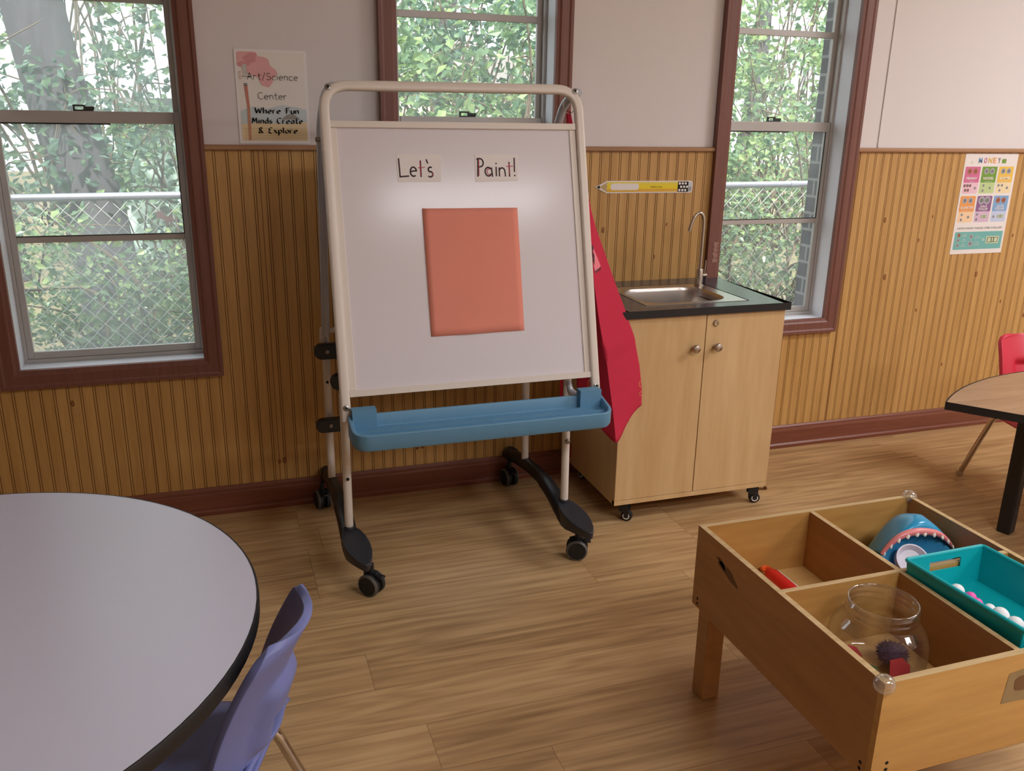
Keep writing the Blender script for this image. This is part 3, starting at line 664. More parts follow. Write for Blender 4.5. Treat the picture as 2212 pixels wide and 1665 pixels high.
# papers on the board
def sheet(name, pts, z, m, label, cat, curl=None):
    mb = MB(); mb.X = EM
    if curl: mb.grid(lambda u, v: Vector((0, 0, z+curl(u, v)))+Vector(((1-v)*((1-u)*pts[3][0]+u*pts[2][0])+v*((1-u)*pts[0][0]+u*pts[1][0]), (1-v)*((1-u)*pts[3][1]+u*pts[2][1])+v*((1-u)*pts[0][1]+u*pts[1][1]), 0)), 16, 16)
    else: mb.prism(pts[::-1], z, z+.0006)
    return mb
def hand(mb, lines, w, mi, dz, org, sc, jit=0):
    for ln in lines:
        for a, b in zip(ln[:-1], ln[1:]):
            dx, dy = b[0]-a[0], b[1]-a[1]; L = math.hypot(dx, dy) or 1e-6; nx, ny = -dy/L*w/2, dx/L*w/2; ex, ey = dx/L*w/3, dy/L*w/3
            mb.add([(org[0]+sc*x+ox, org[1]+sc*y+oy, dz) for x, y, ox, oy in ((a[0], a[1], nx-ex, ny-ey), (a[0], a[1], -nx-ex, -ny-ey), (b[0], b[1], -nx+ex, -ny+ey), (b[0], b[1], nx+ex, ny+ey))], [(0, 1, 2, 3)], mi)
let = [[(0,1.25),(.02,.02),(.62,.06)], [(.78,.38),(1.18,.42)]+arc(.98,.36,.22,.32,10,300,10), [(1.52,1.1),(1.5,.02)], [(1.95,1.18),(2.02,.95)], arc(2.2,.5,.16,.17,60,250,7)+arc(2.16,.18,.19,.19,80,-130,7)]
let_r = [[(1.32,.62),(1.78,.66)], [(1.47,1.08),(1.46,.1)], arc(2.26,.2,.1,.1,60,-60,4)]
mb = sheet('paper_card', [(-.179,.2715),(-.051,.2705),(-.0565,.195),(-.179,.1945)], -.0018, 0, '', '')
hand(mb, let, .0040, 1, -.0009, (-.173, .2085), .0402); hand(mb, let_r, .0022, 2, -.0007, (-.1725, .2085), .0402)
tag(mb.build('paper_card', [M['card'], M['ink'], M['ink_red']]), 'white card handwritten Let\'s on the whiteboard', 'card', 'word cards on the whiteboard')
pai = [[(.08,1.28),(.0,.05)], [(.0,1.22)]+arc(.2,.98,.25,.28,110,-90,9)+[(.03,.66)], arc(.78,.36,.24,.3,40,330,11), [(1.02,.62),(1.06,.04)], [(1.36,.66),(1.34,.08)], [(1.37,.9),(1.37,.94)], [(1.58,.62),(1.56,.06)], [(1.57,.42)]+arc(1.78,.38,.2,.24,150,0,6)+[(2.0,.06)], [(2.32,1.0),(2.30,.04)], [(2.72,1.28),(2.68,.36)], [(2.66,.1),(2.70,.08)]]
pai_r = [[(.12,1.2),(.06,.1)], [(2.1,.72),(2.56,.74)], arc(.8,.36,.15,.2,60,300,8), [(2.28,.9),(2.27,.2)]]
mb = sheet('paper_card', [(.048,.2715),(.178,.2705),(.1725,.195),(.0445,.1935)], -.0018, 0, '', '')
hand(mb, pai, .0040, 1, -.0009, (.0525, .207), .0415); hand(mb, pai_r, .0022, 2, -.0007, (.0535, .207), .0415)
tag(mb.build('paper_card', [M['card'], M['ink'], M['ink_red']]), 'white card handwritten Paint! on the whiteboard', 'card', 'word cards on the whiteboard')
mb = sheet('construction_paper', [(-.1165,.1205),(.1645,.118),(.161,-.2375),(-.117,-.2385)], -.0016, 0, '', '', lambda u, v: .0006+.004*math.exp(-((u-.42)/.14)**2)*max(0, .12-v)/.12+.0012*abs(math.sin(2.2*v)))
tag(mb.build('construction_paper', M['orange'], solid=.0005, off=1), 'blank orange construction paper stuck to the middle of the whiteboard', 'paper')

# ------------------------------------------------------------------ apron hanging at the easel's side
ap = thing('apron', (1.1, -.47, .34), 'red cloth art apron hanging on the right side of the easel', 'apron')
rows = [  # z, left(x,y), ridge(x,y), right(x,y)
 (1.066, (1.034, -0.390), (1.046, -.466), (1.056, -.462)), (1.00, (1.036, -0.393), (1.048, -.480), (1.078, -.464)), (.92, (1.040, -0.396), (1.051, -.500), (1.112, -.468)), (.83, (1.044, -0.400), (1.058, -.518), (1.148, -.474)),
 (.745, (1.048, -0.404), (1.071, -.530), (1.183, -.482)), (.65, (1.052, -0.408), (1.090, -.540), (1.216, -.492)), (.565, (1.056, -0.412), (1.107, -.548), (1.235, -.500)), (.48, (1.060, -0.416), (1.125, -.556), (1.247, -.505)),
 (.42, (1.066, -0.420), (1.137, -.560), (1.250, -.506))]
def apt(u, v):
    """u 0..1 from the folded left edge over the ridge to the right edge, v 0 top .. 1 hem"""
    k = v*(len(rows)-1); i = min(int(k), len(rows)-2); t = k-i
    def P(c): return Vector((rows[i][c][0]*(1-t)+rows[i+1][c][0]*t, rows[i][c][1]*(1-t)+rows[i+1][c][1]*t, rows[i][0]*(1-t)+rows[i+1][0]*t))
    a, b, c = P(1), P(2), P(3)
    if u < .4: q = a.lerp(b, u/.4)
    else: q = b.lerp(c, (u-.4)/.6)
    w = max(0, v-.72)/.28
    q.z -= w*(.018+.068*math.exp(-((u-.42)/.22)**2)-.03*max(0, (u-.7)/.3))*(1 if u < .95 else .9)
    q.y += .004*math.sin(9*v+5*u)*(1-abs(u-.4))+ (.012*max(0, (v-.62))*(1 if u > .4 else 0)*math.sin((u-.4)*5))
    if u > .4: q.y -= .010*max(0, 1-abs(v-.60-.10*(1-u))/.05)*.6
    return q
mb = MB(); mb.grid(apt, 40, 48); apron_body = mb.build('apron_cloth', M['red_cloth'], ap, solid=.0022, off=0, ang=70)
def strap(pts, w, name='neck_strap'):
    P = smooth_path(pts, 5); mb = MB(); vs = []
    for i, p in enumerate(P):
        t = (P[min(i+1, len(P)-1)]-P[max(i-1, 0)]).normalized(); s_ = t.cross(Vector((.25, -1, 0))).normalized(); vs += [p-s_*w/2, p+s_*w/2]
    mb.add(vs, [(2*i, 2*i+1, 2*i+3, 2*i+2) for i in range(len(P)-1)], 0, True); return mb.build(name, M['red_cloth'], ap, solid=.0016, off=0)
strap([(1.008, -.386, 1.336), (1.014, -.388, 1.31), (1.022, -.400, 1.26), (1.030, -.420, 1.16), (1.046, -.452, 1.10), (1.054, -.463, 1.062)], .013)
strap([(1.007, -.381, 1.336), (1.016, -.372, 1.29), (1.030, -.39, 1.2), (1.040, -.445, 1.11), (1.051, -.462, 1.064)], .009)
strap([(1.02, -.43, .66), (1.03, -.36, .55), (1.06, -.28, .40), (1.100, -.21, .30), (1.163, -.115, .18), (1.166, -.117, .105)], .014, 'tie_strap')
# thread outlines of hands and the printed badge
def on_apron(pts, w, mi, mb, dy=-.0028):
    for a, b in zip(pts[:-1], pts[1:]):
        dx, dy_ = b[0]-a[0], b[1]-a[1]; L = math.hypot(dx, dy_) or 1e-6; n0 = (-dy_/L*w, dx/L*w*.6)
        q = [apt(max(0, min(1, x)), max(0, min(1, y)))+Vector((-.0006, dy, 0)) for x, y in ((a[0]-n0[0], a[1]-n0[1]), (a[0]+n0[0], a[1]+n0[1]), (b[0]+n0[0], b[1]+n0[1]), (b[0]-n0[0], b[1]-n0[1]))]
        mb.add(q, [(0, 1, 2, 3)], mi)
mb = MB()
def finger(u, v, ang, L, w=.022):
    d = (math.sin(ang), -math.cos(ang)); s_ = (math.cos(ang), math.sin(ang)); pts = []
    for k, off in ((0, -w), (1, -w)): pts.append((u+d[0]*L*k*1.0+s_[0]*off, v+d[1]*L*k*.62+s_[1]*off*.62))
    pts += [(u+d[0]*(L+w*1.2*math.sin(a))+s_[0]*(-w*math.cos(a)), v+(d[1]*(L+w*1.2*math.sin(a))+s_[1]*(-w*math.cos(a)))*.62) for a in [PI*i/6 for i in range(1, 6)]]
    for k, off in ((1, w), (0, w)): pts.append((u+d[0]*L*k+s_[0]*off, v+(d[1]*L*k+s_[1]*off)*.62))
    return pts
for u, v, a, L in ((.15, .90, .05, .13), (.21, .92, .35, .14), (.25, .95, .85, .12)): on_apron(finger(u, v, a, L), .004, 0, mb)
mb.build('thread_outline', M['yellow_thread'], apron_body); mb = MB()
on_apron([(.985, .83), (.955, .838), (.955, .85), (.985, .86)], .004, 0, mb); on_apron([(.985, .885), (.95, .893), (.95, .91), (.985, .92)], .004, 0, mb)
mb.build('thread_outline', M['yellow_thread'], apron_body)
mb = MB()
def ab(u, v, dy): return apt(u, v)+Vector((-.001, dy, 0))
tri = [(.50, .240), (.56, .298), (.72, .302), (.64, .275)]
mb.add([ab(.43, .258, -.0035), ab(.53, .212, -.0035), ab(.70, .292, -.0035), ab(.46, .322, -.0035)], [(0, 1, 2, 3)], 0)
mb.add([ab(.435, .262, -.0045), ab(.47, .222, -.0045), ab(.52, .245, -.0045), ab(.47, .285, -.0045)], [(0, 1, 2, 3)], 1)
mb.add([ab(.44, .205, -.0045), ab(.49, .195, -.0045), ab(.53, .212, -.0045), ab(.47, .225, -.0045)], [(0, 1, 2, 3)], 1)
font_text(mb, 'Way', lambda x, y: ab(.455+x*6.2+.12, .312-y*1.05-x*.45, -.0055), .016, 1, width=.038, bold=.0004)
mb.build('badge', [M['badge'], M['badge_ink']], apron_body)
mb = MB(); c0 = Vector((1.008, -.386, 1.352)); mb.tube([c0+Vector((.017*math.cos(a), .006*math.sin(a), .022*math.sin(a))) for a in [2*PI*i/28 for i in range(28)]], .0013, 6, closed=True)
tag(mb.build('binder_ring', M['chrome']), 'thin metal ring holding the apron strap under the easel corner', 'ring')

# ------------------------------------------------------------------ sink cabinet
sk = thing('sink_cabinet', (1.483, -.24, 0), 'maple play sink cabinet on castors with black counter and steel basin', 'cabinet')
CX0, CX1, CY0, CY1, CZ0, CZT = 1.185, 1.781, -.478, .0-.03, .068, .715
mb = MB(); t = .018
mb.box((CX0, CY0+.002, CZ0), (CX0+t, CY1, CZT)); mb.box((CX1-t, CY0+.002, CZ0), (CX1, CY1, CZT)); mb.box((CX0+t, CY0+.02, CZ0), (CX1-t, CY1, CZ0+t)); mb.box((CX0+t, CY1-.01, CZ0+t), (CX1-t, CY1, CZT)); mb.box((CX0, CY0, CZ0), (CX1, CY0+.019, CZ0+.0165))
mb.build('carcass', M['maple'], sk, bevel=.0008)
def door(x0, x1, kx, lock):
    d = MB().box((x0, CY0, CZ0+.018), (x1, CY0+.018, CZT-.002)).build('door', M['maple'], sk, bevel=.0008)
    MB().lathe([(.0065, 0), (.006, -.006), (.0055, -.010), (.009, -.013), (.0140, -.017), (.0150, -.021), (.0125, -.025), (.006, -.0275), (0, -.028)], (kx, CY0, .604), 24, 0, 'Y').build('knob', M['nickel'], d)
    if lock: MB().lathe([(.011, 0), (.011, -.003), (.009, -.005), (.006, -.005), (.005, -.003), (0, -.003)], (1.517, CY0, .683), 20, 0, 'Y').build('lock', M['nickel'], d)
door(CX0+.0005, 1.4805, 1.441, False); door(1.4835, CX1-.0005, 1.522, True)
# counter with the opening for the basin
ox0, oy0, ox1, oy1 = 1.173, -.490, 1.793, -.004
def ringed(mb, outer, inner, z, mi):
    """flat ring between a rectangle and a loop of points"""
    x0, y0, x1, y1 = outer; cx = sum(p[0] for p in inner)/len(inner); cy = sum(p[1] for p in inner)/len(inner); o = []
    for x, y in inner:
        dx, dy = x-cx, y-cy; k = min(((x1-cx) if dx > 0 else (x0-cx))/dx if abs(dx) > 1e-9 else 1e9, ((y1-cy) if dy > 0 else (y0-cy))/dy if abs(dy) > 1e-9 else 1e9); o.append((cx+dx*k, cy+dy*k))
    k = len(inner); mb.add([(x, y, z) for x, y in o]+[(x, y, z) for x, y in inner], [(i, (i+1) % k, k+(i+1) % k, k+i) for i in range(k)], mi)
    for (qx, qy) in ((x0, y0), (x1, y0), (x1, y1), (x0, y1)):
        best = sorted(range(k), key=lambda i: (o[i][0]-qx)**2+(o[i][1]-qy)**2)[:2]
        mb.add([(qx, qy, z), (*o[best[0]], z), (*o[best[1]], z)], [(0, 1, 2)], mi)
cut = rrect(1.284, -.432, 1.672, -.106, .012, 3); mb = MB(); ringed(mb, (ox0, oy0, ox1, oy1), cut, .740, 0)
mb.add([(ox0, oy0, .740), (ox1, oy0, .740), (ox1, oy1, .740), (ox0, oy1, .740), (ox0, oy0, .715), (ox1, oy0, .715), (ox1, oy1, .715), (ox0, oy1, .715)], [(0, 1, 5, 4), (1, 2, 6, 5), (2, 3, 7, 6), (3, 0, 4, 7)], 1)
k = len(cut); mb.add([(x, y, .740) for x, y in cut]+[(x, y, .715) for x, y in cut], [(i, (i+1) % k, k+(i+1) % k, k+i) for i in range(k)], 1)
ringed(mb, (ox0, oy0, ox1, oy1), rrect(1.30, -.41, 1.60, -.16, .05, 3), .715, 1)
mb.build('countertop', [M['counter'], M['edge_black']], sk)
mb = MB(); bowl = rrect(1.300, -.405, 1.618, -.165, .075, 8); fl_o = (1.287, -.429, 1.661, -.118)
ringed(mb, fl_o, bowl, .7415, 0)
mb.add([(fl_o[0], fl_o[1], .7415), (fl_o[2], fl_o[1], .7415), (fl_o[2], fl_o[3], .7415), (fl_o[0], fl_o[3], .7415), (fl_o[0], fl_o[1], .725), (fl_o[2], fl_o[1], .725), (fl_o[2], fl_o[3], .725), (fl_o[0], fl_o[3], .725)], [(0, 1, 5, 4), (1, 2, 6, 5), (2, 3, 7, 6), (3, 0, 4, 7)], 0)
rings = []; cx, cy = 1.459, -.285
for sc, z in ((1.0, .7415), (.985, .738), (.965, .728), (.94, .66), (.91, .625), (.85, .606), (.70, .600), (.10, .596)): rings.append([(cx+(x-cx)*sc, cy+(y-cy)*sc, z) for x, y in bowl])
k = len(bowl); mb.add([p for r_ in rings for p in r_], [(i*k+j, i*k+(j+1) % k, (i+1)*k+(j+1) % k, (i+1)*k+j) for i in range(len(rings)-1) for j in range(k)], 0, True)
basin = mb.build('basin', M['steel'], sk, ang=50)
MB().lathe([(.0, .003), (.020, .003), (.030, .002), (.032, .0), (.0, -.002)], (cx, cy, .598), 20).build('drain', M['chrome'], basin)
fx, fy = 1.636, -.150
mb = MB(); mb.lathe([(0, .7415), (.017, .7415), (.017, .7445), (.0125, .746), (.0125, .800), (.0115, .802), (.0075, .803), (0, .803)], (fx, fy, 0), 20)
mb.tube(smooth_path([(fx, fy, .80), (fx, fy, .90), (fx, fy, .96), (fx-.004, fy, .988), (fx-.017, fy, 1.002), (fx-.034, fy, .993), (fx-.048, fy, .968), (fx-.056, fy, .938)], 6), .0058, 12)
fc = mb.build('faucet', M['nickel'], sk)
mb = MB(); mb.tube([(fx+.010, fy-.002, .778), (fx+.026, fy-.003, .779)], .0075, 14); mb.tube([(fx+.019, fy-.003, .783), (fx+.021, fy-.002, .832)], .0022, 8); mb.build('handle', M['nickel'], fc)
def small_castor(x, y, yaw, brake):
    mb = MB(); mb.X = Matrix.Translation((x, y, 0)) @ Matrix.Rotation(yaw, 4, 'Z'); R = .0195
    mb.box((-.019, -.019, .0655), (.019, .019, .068)); mb.box((-.013, -.024, .034), (-.0105, .012, .064)); mb.box((.0105, -.024, .034), (.013, .012, .064)); mb.box((-.013, -.016, .058), (.013, .012, .0655))
    mb.box((-.0135, -.022, R-.004), (-.0105, -.006, .044)); mb.box((.0105, -.022, R-.004), (.0135, -.006, .044))
    c = mb.build('castor', M['black'], sk, bevel=.001)
    w = MB(); w.X = mb.X; w.lathe([(0, -.0105), (.006, -.0105), (R-.0035, -.0095), (R, -.007), (R, .007), (R-.0035, .0095), (.006, .0105), (0, .0105)], (0, -.014, R), 20, 0, 'X')
    for sx in (-1, 1): w.lathe([(.0115, sx*.0100), (.0120, sx*.0118), (.0085, sx*.0122), (.0080, sx*.0105)], (0, -.014, R), 20, 1, 'X'); w.lathe([(.0035, sx*.0105), (.0035, sx*.0128), (0, sx*.0130)], (0, -.014, R), 10, 1, 'X')
    w.build('wheel', [M['black_soft'], M['white_plastic']], c)
    if brake:
        b = MB(); b.X = mb.X; b.box((-.008, -.052, .050), (.008, -.018, .054)); b.box((-.008, -.056, .052), (.008, -.048, .061)); b.build('brake_lever', mat('brass_brake', (120, 84, 48), .4, .6), c, bevel=.001)
small_castor(1.232, -.452, .9, False); small_castor(1.738, -.452, 1.25, True); small_castor(1.232, -.075, .3, False); small_castor(1.738, -.075, .3, False)
#@@PART4
SHARK_ARCH = [(1.350, -1.505, .396), (1.368, -1.506, .418), (1.393, -1.508, .436), (1.426, -1.510, .443), (1.457, -1.510, .440), (1.497, -1.509, .428), (1.529, -1.507, .407), (1.553, -1.506, .384)]
SHARK_SIL = [(1.358, -1.480, .388), (1.390, -1.475, .416), (1.422, -1.475, .443), (1.451, -1.475, .460), (1.468, -1.475, .462), (1.486, -1.475, .455), (1.522, -1.475, .426), (1.552, -1.475, .396), (1.5605, -1.480, .372)]
TONGUE_C = (1.408, -1.535, .382)
BALLS = [(1.384, -1.69, 0.4005, 0.015, M['pompom_white'], 'white ball nearest the handle hole of the teal bin', ''), (1.395, -1.715, 0.3975, 0.012, M['pompom_pink'], 'first pink ball, beside the white ball by the handle', ''),
         (1.387, -1.7385, 0.3980, 0.0125, M['pompom_pink'], 'brighter pink ball in the middle of the row in the teal bin', ''), (1.396, -1.762, 0.3975, 0.012, M['pompom_white'], 'small white ball just in front of the pink balls', ''),
         (1.391, -1.7915, 0.4025, 0.017, M['pompom_white'], 'larger white ball in the teal bin, next to the small white one', ''), (1.391, -1.826, 0.4025, 0.017, M['pompom_white'], 'last white ball of the row in the teal bin', ''),
         (1.409, -1.862, 0.4015, 0.016, M['ball_blue'], 'blue ball at the near end of the teal bin', '')]
# ------------------------------------------------------------------ things on the wall
def wall_sheet(x0, z0, w, h, y=-.0016, ang=0.0):
    """returns (mesh builder with the bare sheet, place(u, v, layer)); u right, v up, metres"""
    c, s_ = math.cos(ang), math.sin(ang)
    def at(u, v, k=1): return Vector((x0+u*c-v*s_, y-.00025*k, z0+u*s_+v*c))
    mb = MB(); lo = [at(u, v, 0) for u, v in ((0, 0), (w, 0), (w, h), (0, h))]
    mb.add(lo+[p+Vector((0, .0012, 0)) for p in lo], [(0, 1, 2, 3), (7, 6, 5, 4), (0, 4, 5, 1), (1, 5, 6, 2), (2, 6, 7, 3), (3, 7, 4, 0)], 0)
    return mb, at
# welcome poster
W_, H_ = .2135, .2745
mb, at = wall_sheet(.0765, 1.2255, W_, H_, y=.006)
pm = [mat('laminate_white', (240, 235, 234), .3), mat('print_pink', (232, 174, 174), .5), mat('print_pink_deep', (218, 150, 152), .5), mat('print_blue_wash', (202, 212, 216), .5), mat('print_sand', (232, 210, 168), .5), mat('print_sand_line', (196, 164, 108), .5), mat('print_brush', (200, 126, 108), .5), M['hole'], mat('print_grey', (150, 146, 138), .5), mat('print_cream', (238, 231, 224), .5)]
P_ = lambda u, v: (u*W_, (1-v)*H_)
def poly(pts, mi, k): mb.add([at(*P_(u, v), k) for u, v in pts], [list(range(len(pts)))], mi)
def blob(cu, cv, ru, rv, mi, k, seed, n=26, amp=.14):
    r_ = random.Random(seed); ph = [r_.uniform(0, 6.28) for _ in range(4)]
    pts = []
    for i in range(n):
        a = 2*PI*i/n; q = 1+amp*(math.sin(2*a+ph[0])+.7*math.sin(3*a+ph[1])+.5*math.sin(5*a+ph[2])); pts.append((max(.035, min(.97, cu+ru*q*math.cos(a))), max(.025, min(.98, cv+rv*q*math.sin(a)))))
    poly(pts, mi, k)
poly([(.04, .025), (.96, .025), (.96, .975), (.04, .975)], 9, 1)
blob(.17, .10, .17, .11, 1, 2, 1); blob(.36, .20, .20, .12, 1, 3, 2); blob(.22, .09, .10, .05, 2, 4, 5); blob(.42, .34, .08, .055, 1, 4, 3); blob(.12, .155, .08, .03, 2, 5, 7)
for k_, (u0, u1, v0, v1) in enumerate([(.04, .965, .60, .79)]): poly([(u0, v0+.05), (.2, v0), (.42, v0+.02), (.62, v0-.02), (.85, v0+.005), (u1, v0+.03), (u1, v1), (u0, v1)], 3, 2)
poly([(.60, .735), (.68, .685), (.76, .67), (.82, .70), (.87, .735)], 8, 3)
poly([(.04, .79), (.3, .77), (.6, .785), (.965, .76), (.965, .965), (.04, .965)], 4, 3)
for i in range(7): v = .835+i*.019; poly([(.07, v), (.95, v-.004), (.95, v), (.07, v+.004)], 5, 4)
poly([(.055, .24), (.10, .24), (.10, .31), (.055, .31)], 9, 5)
for i in range(4): poly([(.05+.0, .235+i*.022), (.085, .235+i*.022), (.085, .243+i*.022), (.05, .243+i*.022)], 2, 6)
poly([(.10, .16), (.155, .155), (.16, .235), (.165, .30), (.105, .30)], 9, 6)
for i in range(5): poly([(.108+i*.012, .16), (.112+i*.012, .16), (.118+i*.012, .27), (.114+i*.012, .27)], 8, 7)
poly([(.11, .358), (.155, .358), (.155, .366), (.11, .366)], 7, 6); poly([(.11, .374), (.158, .374), (.158, .382), (.11, .382)], 7, 6)
poly([(.112, .385), (.158, .385), (.172, .62), (.168, .80), (.162, .965), (.128, .965), (.135, .80), (.138, .62)], 6, 6)
for i in range(13): v = .63+i*.026; poly([(.125, v), (.172, v), (.172, v+.008), (.125, v+.008)], 5, 7)
def ptxt(t, cu, cv, size, width, **kw): stroke_text(mb, t, lambda x, y: at(cu*W_+x, (1-cv)*H_+y, 8), size, kw.pop('w', .0013), 7, width=width*W_, **kw)
ptxt('Art/Science', .515, .315, .0195, .70); poly([(.09, .281), (.22, .281), (.22, .286), (.09, .286)], 7, 8)
ptxt('Center', .495, .520, .0195, .40)
for t_, cu, cv, wd_ in (('Where Fun', .545, .672, .61), ('Minds Create', .545, .780, .71), ('& Explore', .545, .885, .55)): ptxt(t_, cu, cv, .0165, wd_, nib=(.0018, .0011), gap=.22)
tag(mb.build('poster', pm), 'small poster reading Art/Science Center Where Fun Minds Create & Explore', 'poster')

# pencil cut-out
x0, zc = 1.273, 1.0825
mb = MB(); mb.X = Matrix.Translation((x0, -.0012, zc)) @ Matrix.Rotation(.004, 4, 'Y') @ Matrix.Rotation(PI/2, 4, 'X')
def lay(pts, mi, k): mb.prism(pts, -.0004, .0012+.0002*k, mi)
lay([(0, 0), (.046, -.0215), (.380, -.0215)]+arc(.381, -.0115, .010, .010, -90, 0, 4)+arc(.381, .0115, .010, .010, 0, 90, 4)+[(.046, .0215)], 0, 0)
lay([(.046, -.0175), (.330, -.0175), (.330, .0175), (.046, .0175)], 1, 1); lay([(.046, -.0175), (.330, -.0175), (.330, -.0065), (.046, -.0065)], 2, 2); lay([(.046, .0085), (.330, .0085), (.330, .0175), (.046, .0175)], 3, 2)
lay([(.016, 0), (.044, -.0155)]+[(.046+.003*math.sin(i*PI/2.0+.8), -.0155+i*.031/8) for i in range(9)]+[(.044, .0155)], 4, 3); lay([(.006, 0), (.018, -.0062), (.018, .0062)], 5, 4)
lay(rrect(.060, -.0105, .172, .0125, .009, 5), 0, 4)
lay([(.330, -.0185), (.373, -.0185), (.373, .0185), (.330, .0185)], 5, 3)
for i in range(4):
    for j in range(3):
        r_ = .0048; cxp = .3375+i*.0122-(.006 if j % 2 else 0)+.0; cyp = -.012+j*.012
        if .3325 < cxp < .3705: lay([(min(.3728, max(.3302, cxp+r_*math.cos(a*PI/4+PI/8))), cyp+r_*math.sin(a*PI/4+PI/8)) for a in range(8)], 0, 4)
lay([(.373, -.0175), (.383, -.0175), (.3875, -.013), (.3875, 0), (.373, 0)], 6, 3); lay([(.373, 0), (.3875, 0), (.3875, .013), (.383, .0175), (.373, .0175)], 7, 3)
font_text(mb, 'WRITE ON!', lambda x, y: (.241+x, -.003+y, .0024), .008, 8, width=.048)
tag(mb.build('pencil_cutout', [M['p_white'], mat('pencil_yellow', (240, 214, 30), .5), mat('pencil_amber', (228, 176, 52), .5), mat('pencil_light', (232, 212, 80), .5), mat('pencil_wood', (190, 164, 110), .6), M['hole'], mat('eraser_grey', (160, 162, 168), .5), mat('eraser_light', (204, 206, 212), .5), mat('pencil_text', (120, 96, 30), .6)]), 'yellow pencil-shaped cutout reading WRITE ON! on the beadboard above the sink', 'sign')

# money poster
W_, H_ = .2795, .414
mb, at = wall_sheet(2.9195, .7885, W_, H_, y=-.0014)
def R_(u0, v0, u1, v1, mi, k, r=.012):
    pts = rrect(u0*W_, (1-v1)*H_, u1*W_, (1-v0)*H_, r*W_ if r else 1e-5, 3); mb.add([at(x, y, k) for x, y in pts], [list(range(len(pts)))], mi)
def coin(cu, cv, r, mi, k=3, d=10):
    for rr, m2, kk in ((r, mi, k), (r*.62, d, k+1)): mb.add([at(cu*W_+rr*math.cos(a*PI/8), (1-cv)*H_+rr*math.sin(a*PI/8), kk) for a in range(16)], [list(range(16))], m2)
def T_(t, cu, cv, size, mi, width, k=5, bold=.0): font_text(mb, t, lambda x, y: at(cu*W_+x, (1-cv)*H_+y, k), size, mi, width=width*W_, bold=bold)
cols = [(212, 112, 152), (116, 158, 62), (236, 194, 84), (236, 158, 88), (142, 96, 144), (128, 170, 214)]
light = [(236, 194, 208), (192, 212, 148), (240, 220, 178), (244, 208, 168), (216, 184, 208), (196, 206, 232)]
mm = [M['p_white']]+[mat('card_colour', c, .5) for c in cols]+[mat('coin_silver', (176, 176, 180), .4), mat('coin_copper', (182, 116, 92), .4), mat('poster_teal', (116, 182, 176), .5), mat('coin_dark', (130, 126, 128), .4)]+[mat('card_tint', c, .5) for c in light]+[mat('bill_green', (206, 212, 180), .6), mat('bill_dark', (96, 116, 84), .6), mat('text_grey', (140, 140, 140), .6), mat('coin_brown', (148, 92, 74), .5)]
names = ['PENNY', 'NICKEL', 'DIME', 'QUARTER', ('HALF', 'DOLLAR'), ('GOLDEN', 'DOLLAR')]; subs = ['1 CENT', '5 CENTS', '10 CENTS', '25 CENTS', '50 CENTS', '100 CENTS']
def bill(u, v, w, h, k=3): R_(u, v, u+w, v+h, 17, k, 0); R_(u+w*.08, v+h*.14, u+w*.92, v+h*.86, 18, k+1, 0); R_(u+w*.13, v+h*.22, u+w*.36, v+h*.78, 17, k+2, 0); R_(u+w*.64, v+h*.22, u+w*.87, v+h*.78, 17, k+2, 0); R_(u+w*.45, v+h*.25, u+w*.55, v+h*.75, 17, k+2, 0)
for i in range(6):
    c_, r_ = i % 3, i//3; u0 = .035+.318*c_; u1 = u0+.283; v0 = .128+.288*r_; vm = v0+.155; v1 = v0+.262
    R_(u0, v0, u1, v1, 11+i, 1); R_(u0, v0, u1, vm, 1+i, 2)
    big = .0125 if i != 4 else .0165; cm, cdk = ((8, 20) if i in (0, 5) else (7, 10))
    for q in (.30, .68): coin(u0+.283*q, v0+.045, big, cm, 3, cdk)
    if isinstance(names[i], tuple):
        T_(names[i][0], u0+.1415, v0+.113, .012, 0, .13, bold=.0003); T_(names[i][1], u0+.1415, v0+.138, .012, 0, .175, bold=.0003)
    else: T_(names[i], u0+.1415, v0+.125, .014, 0, .20 if i != 3 else .245, bold=.0004)
    T_(subs[i], u0+.1415, v0+.150, .005, 0, .14)
    small = {0: [(.12, .03), (.30, .03), (.48, .03), (.2, .075), (.38, .075), (.82, .055)], 1: [(.25, .03), (.25, .08), (.70, .055)], 2: [(.15, .03), (.38, .03), (.27, .08), (.75, .055)], 3: [(.25, .03), (.25, .08), (.70, .055)], 4: [(.16, .03), (.16, .08)], 5: [(.18, .055)]}[i]
    for q, dv in small: coin(u0+.283*q, vm+dv, .0063, 20 if i == 0 and q < .6 else 7, 3, 10)
    if i > 3: bill(u0+.283*.42, vm+.035, .125, .035)
for ch, cu, mi in (('M', .29, 6), ('O', .385, 1), ('N', .475, 3), ('E', .56, 4), ('Y', .645, 10)): T_(ch, cu, .092, .030, mi, .066 if ch in 'MN' else .056, bold=.0004)
R_(.70, .055, .78, .095, 2, 2, 0); coin(.75, .06, .004, 2); coin(.14, .085, .006, 17, 2, 0)
T_('HOW MANY MAKES ONE DOLLAR?', .5, .748, .012, 19, .86)
R_(.04, .775, .965, .955, 9, 1)
for j, (nm, cmi, dk) in enumerate((('100\nPENNIES', 8, 20), ('20\nNICKELS', 7, 10), ('10\nDIMES', 7, 10))):
    coin(.12, .808+j*.052, .0085, cmi, 2, dk)
    for q, t_ in enumerate(nm.split('\n')): T_(t_, .225, .803+j*.052+q*.018, .006, 0, .045 if q == 0 else .09)
for j, (a_, b_) in enumerate((('4', 'QUARTERS'), ('2 HALF', 'DOLLARS'))):
    coin(.36, .825+j*.072, .0125 if j else .010, 7, 2, 10); T_(a_, .475, .820+j*.072, .007, 0, .02 if j == 0 else .09); T_(b_, .48, .842+j*.072, .007, 0, .115)
R_(.575, .848, .625, .853, 0, 3, 0); R_(.575, .862, .625, .867, 0, 3, 0); bill(.655, .825, .25, .075)
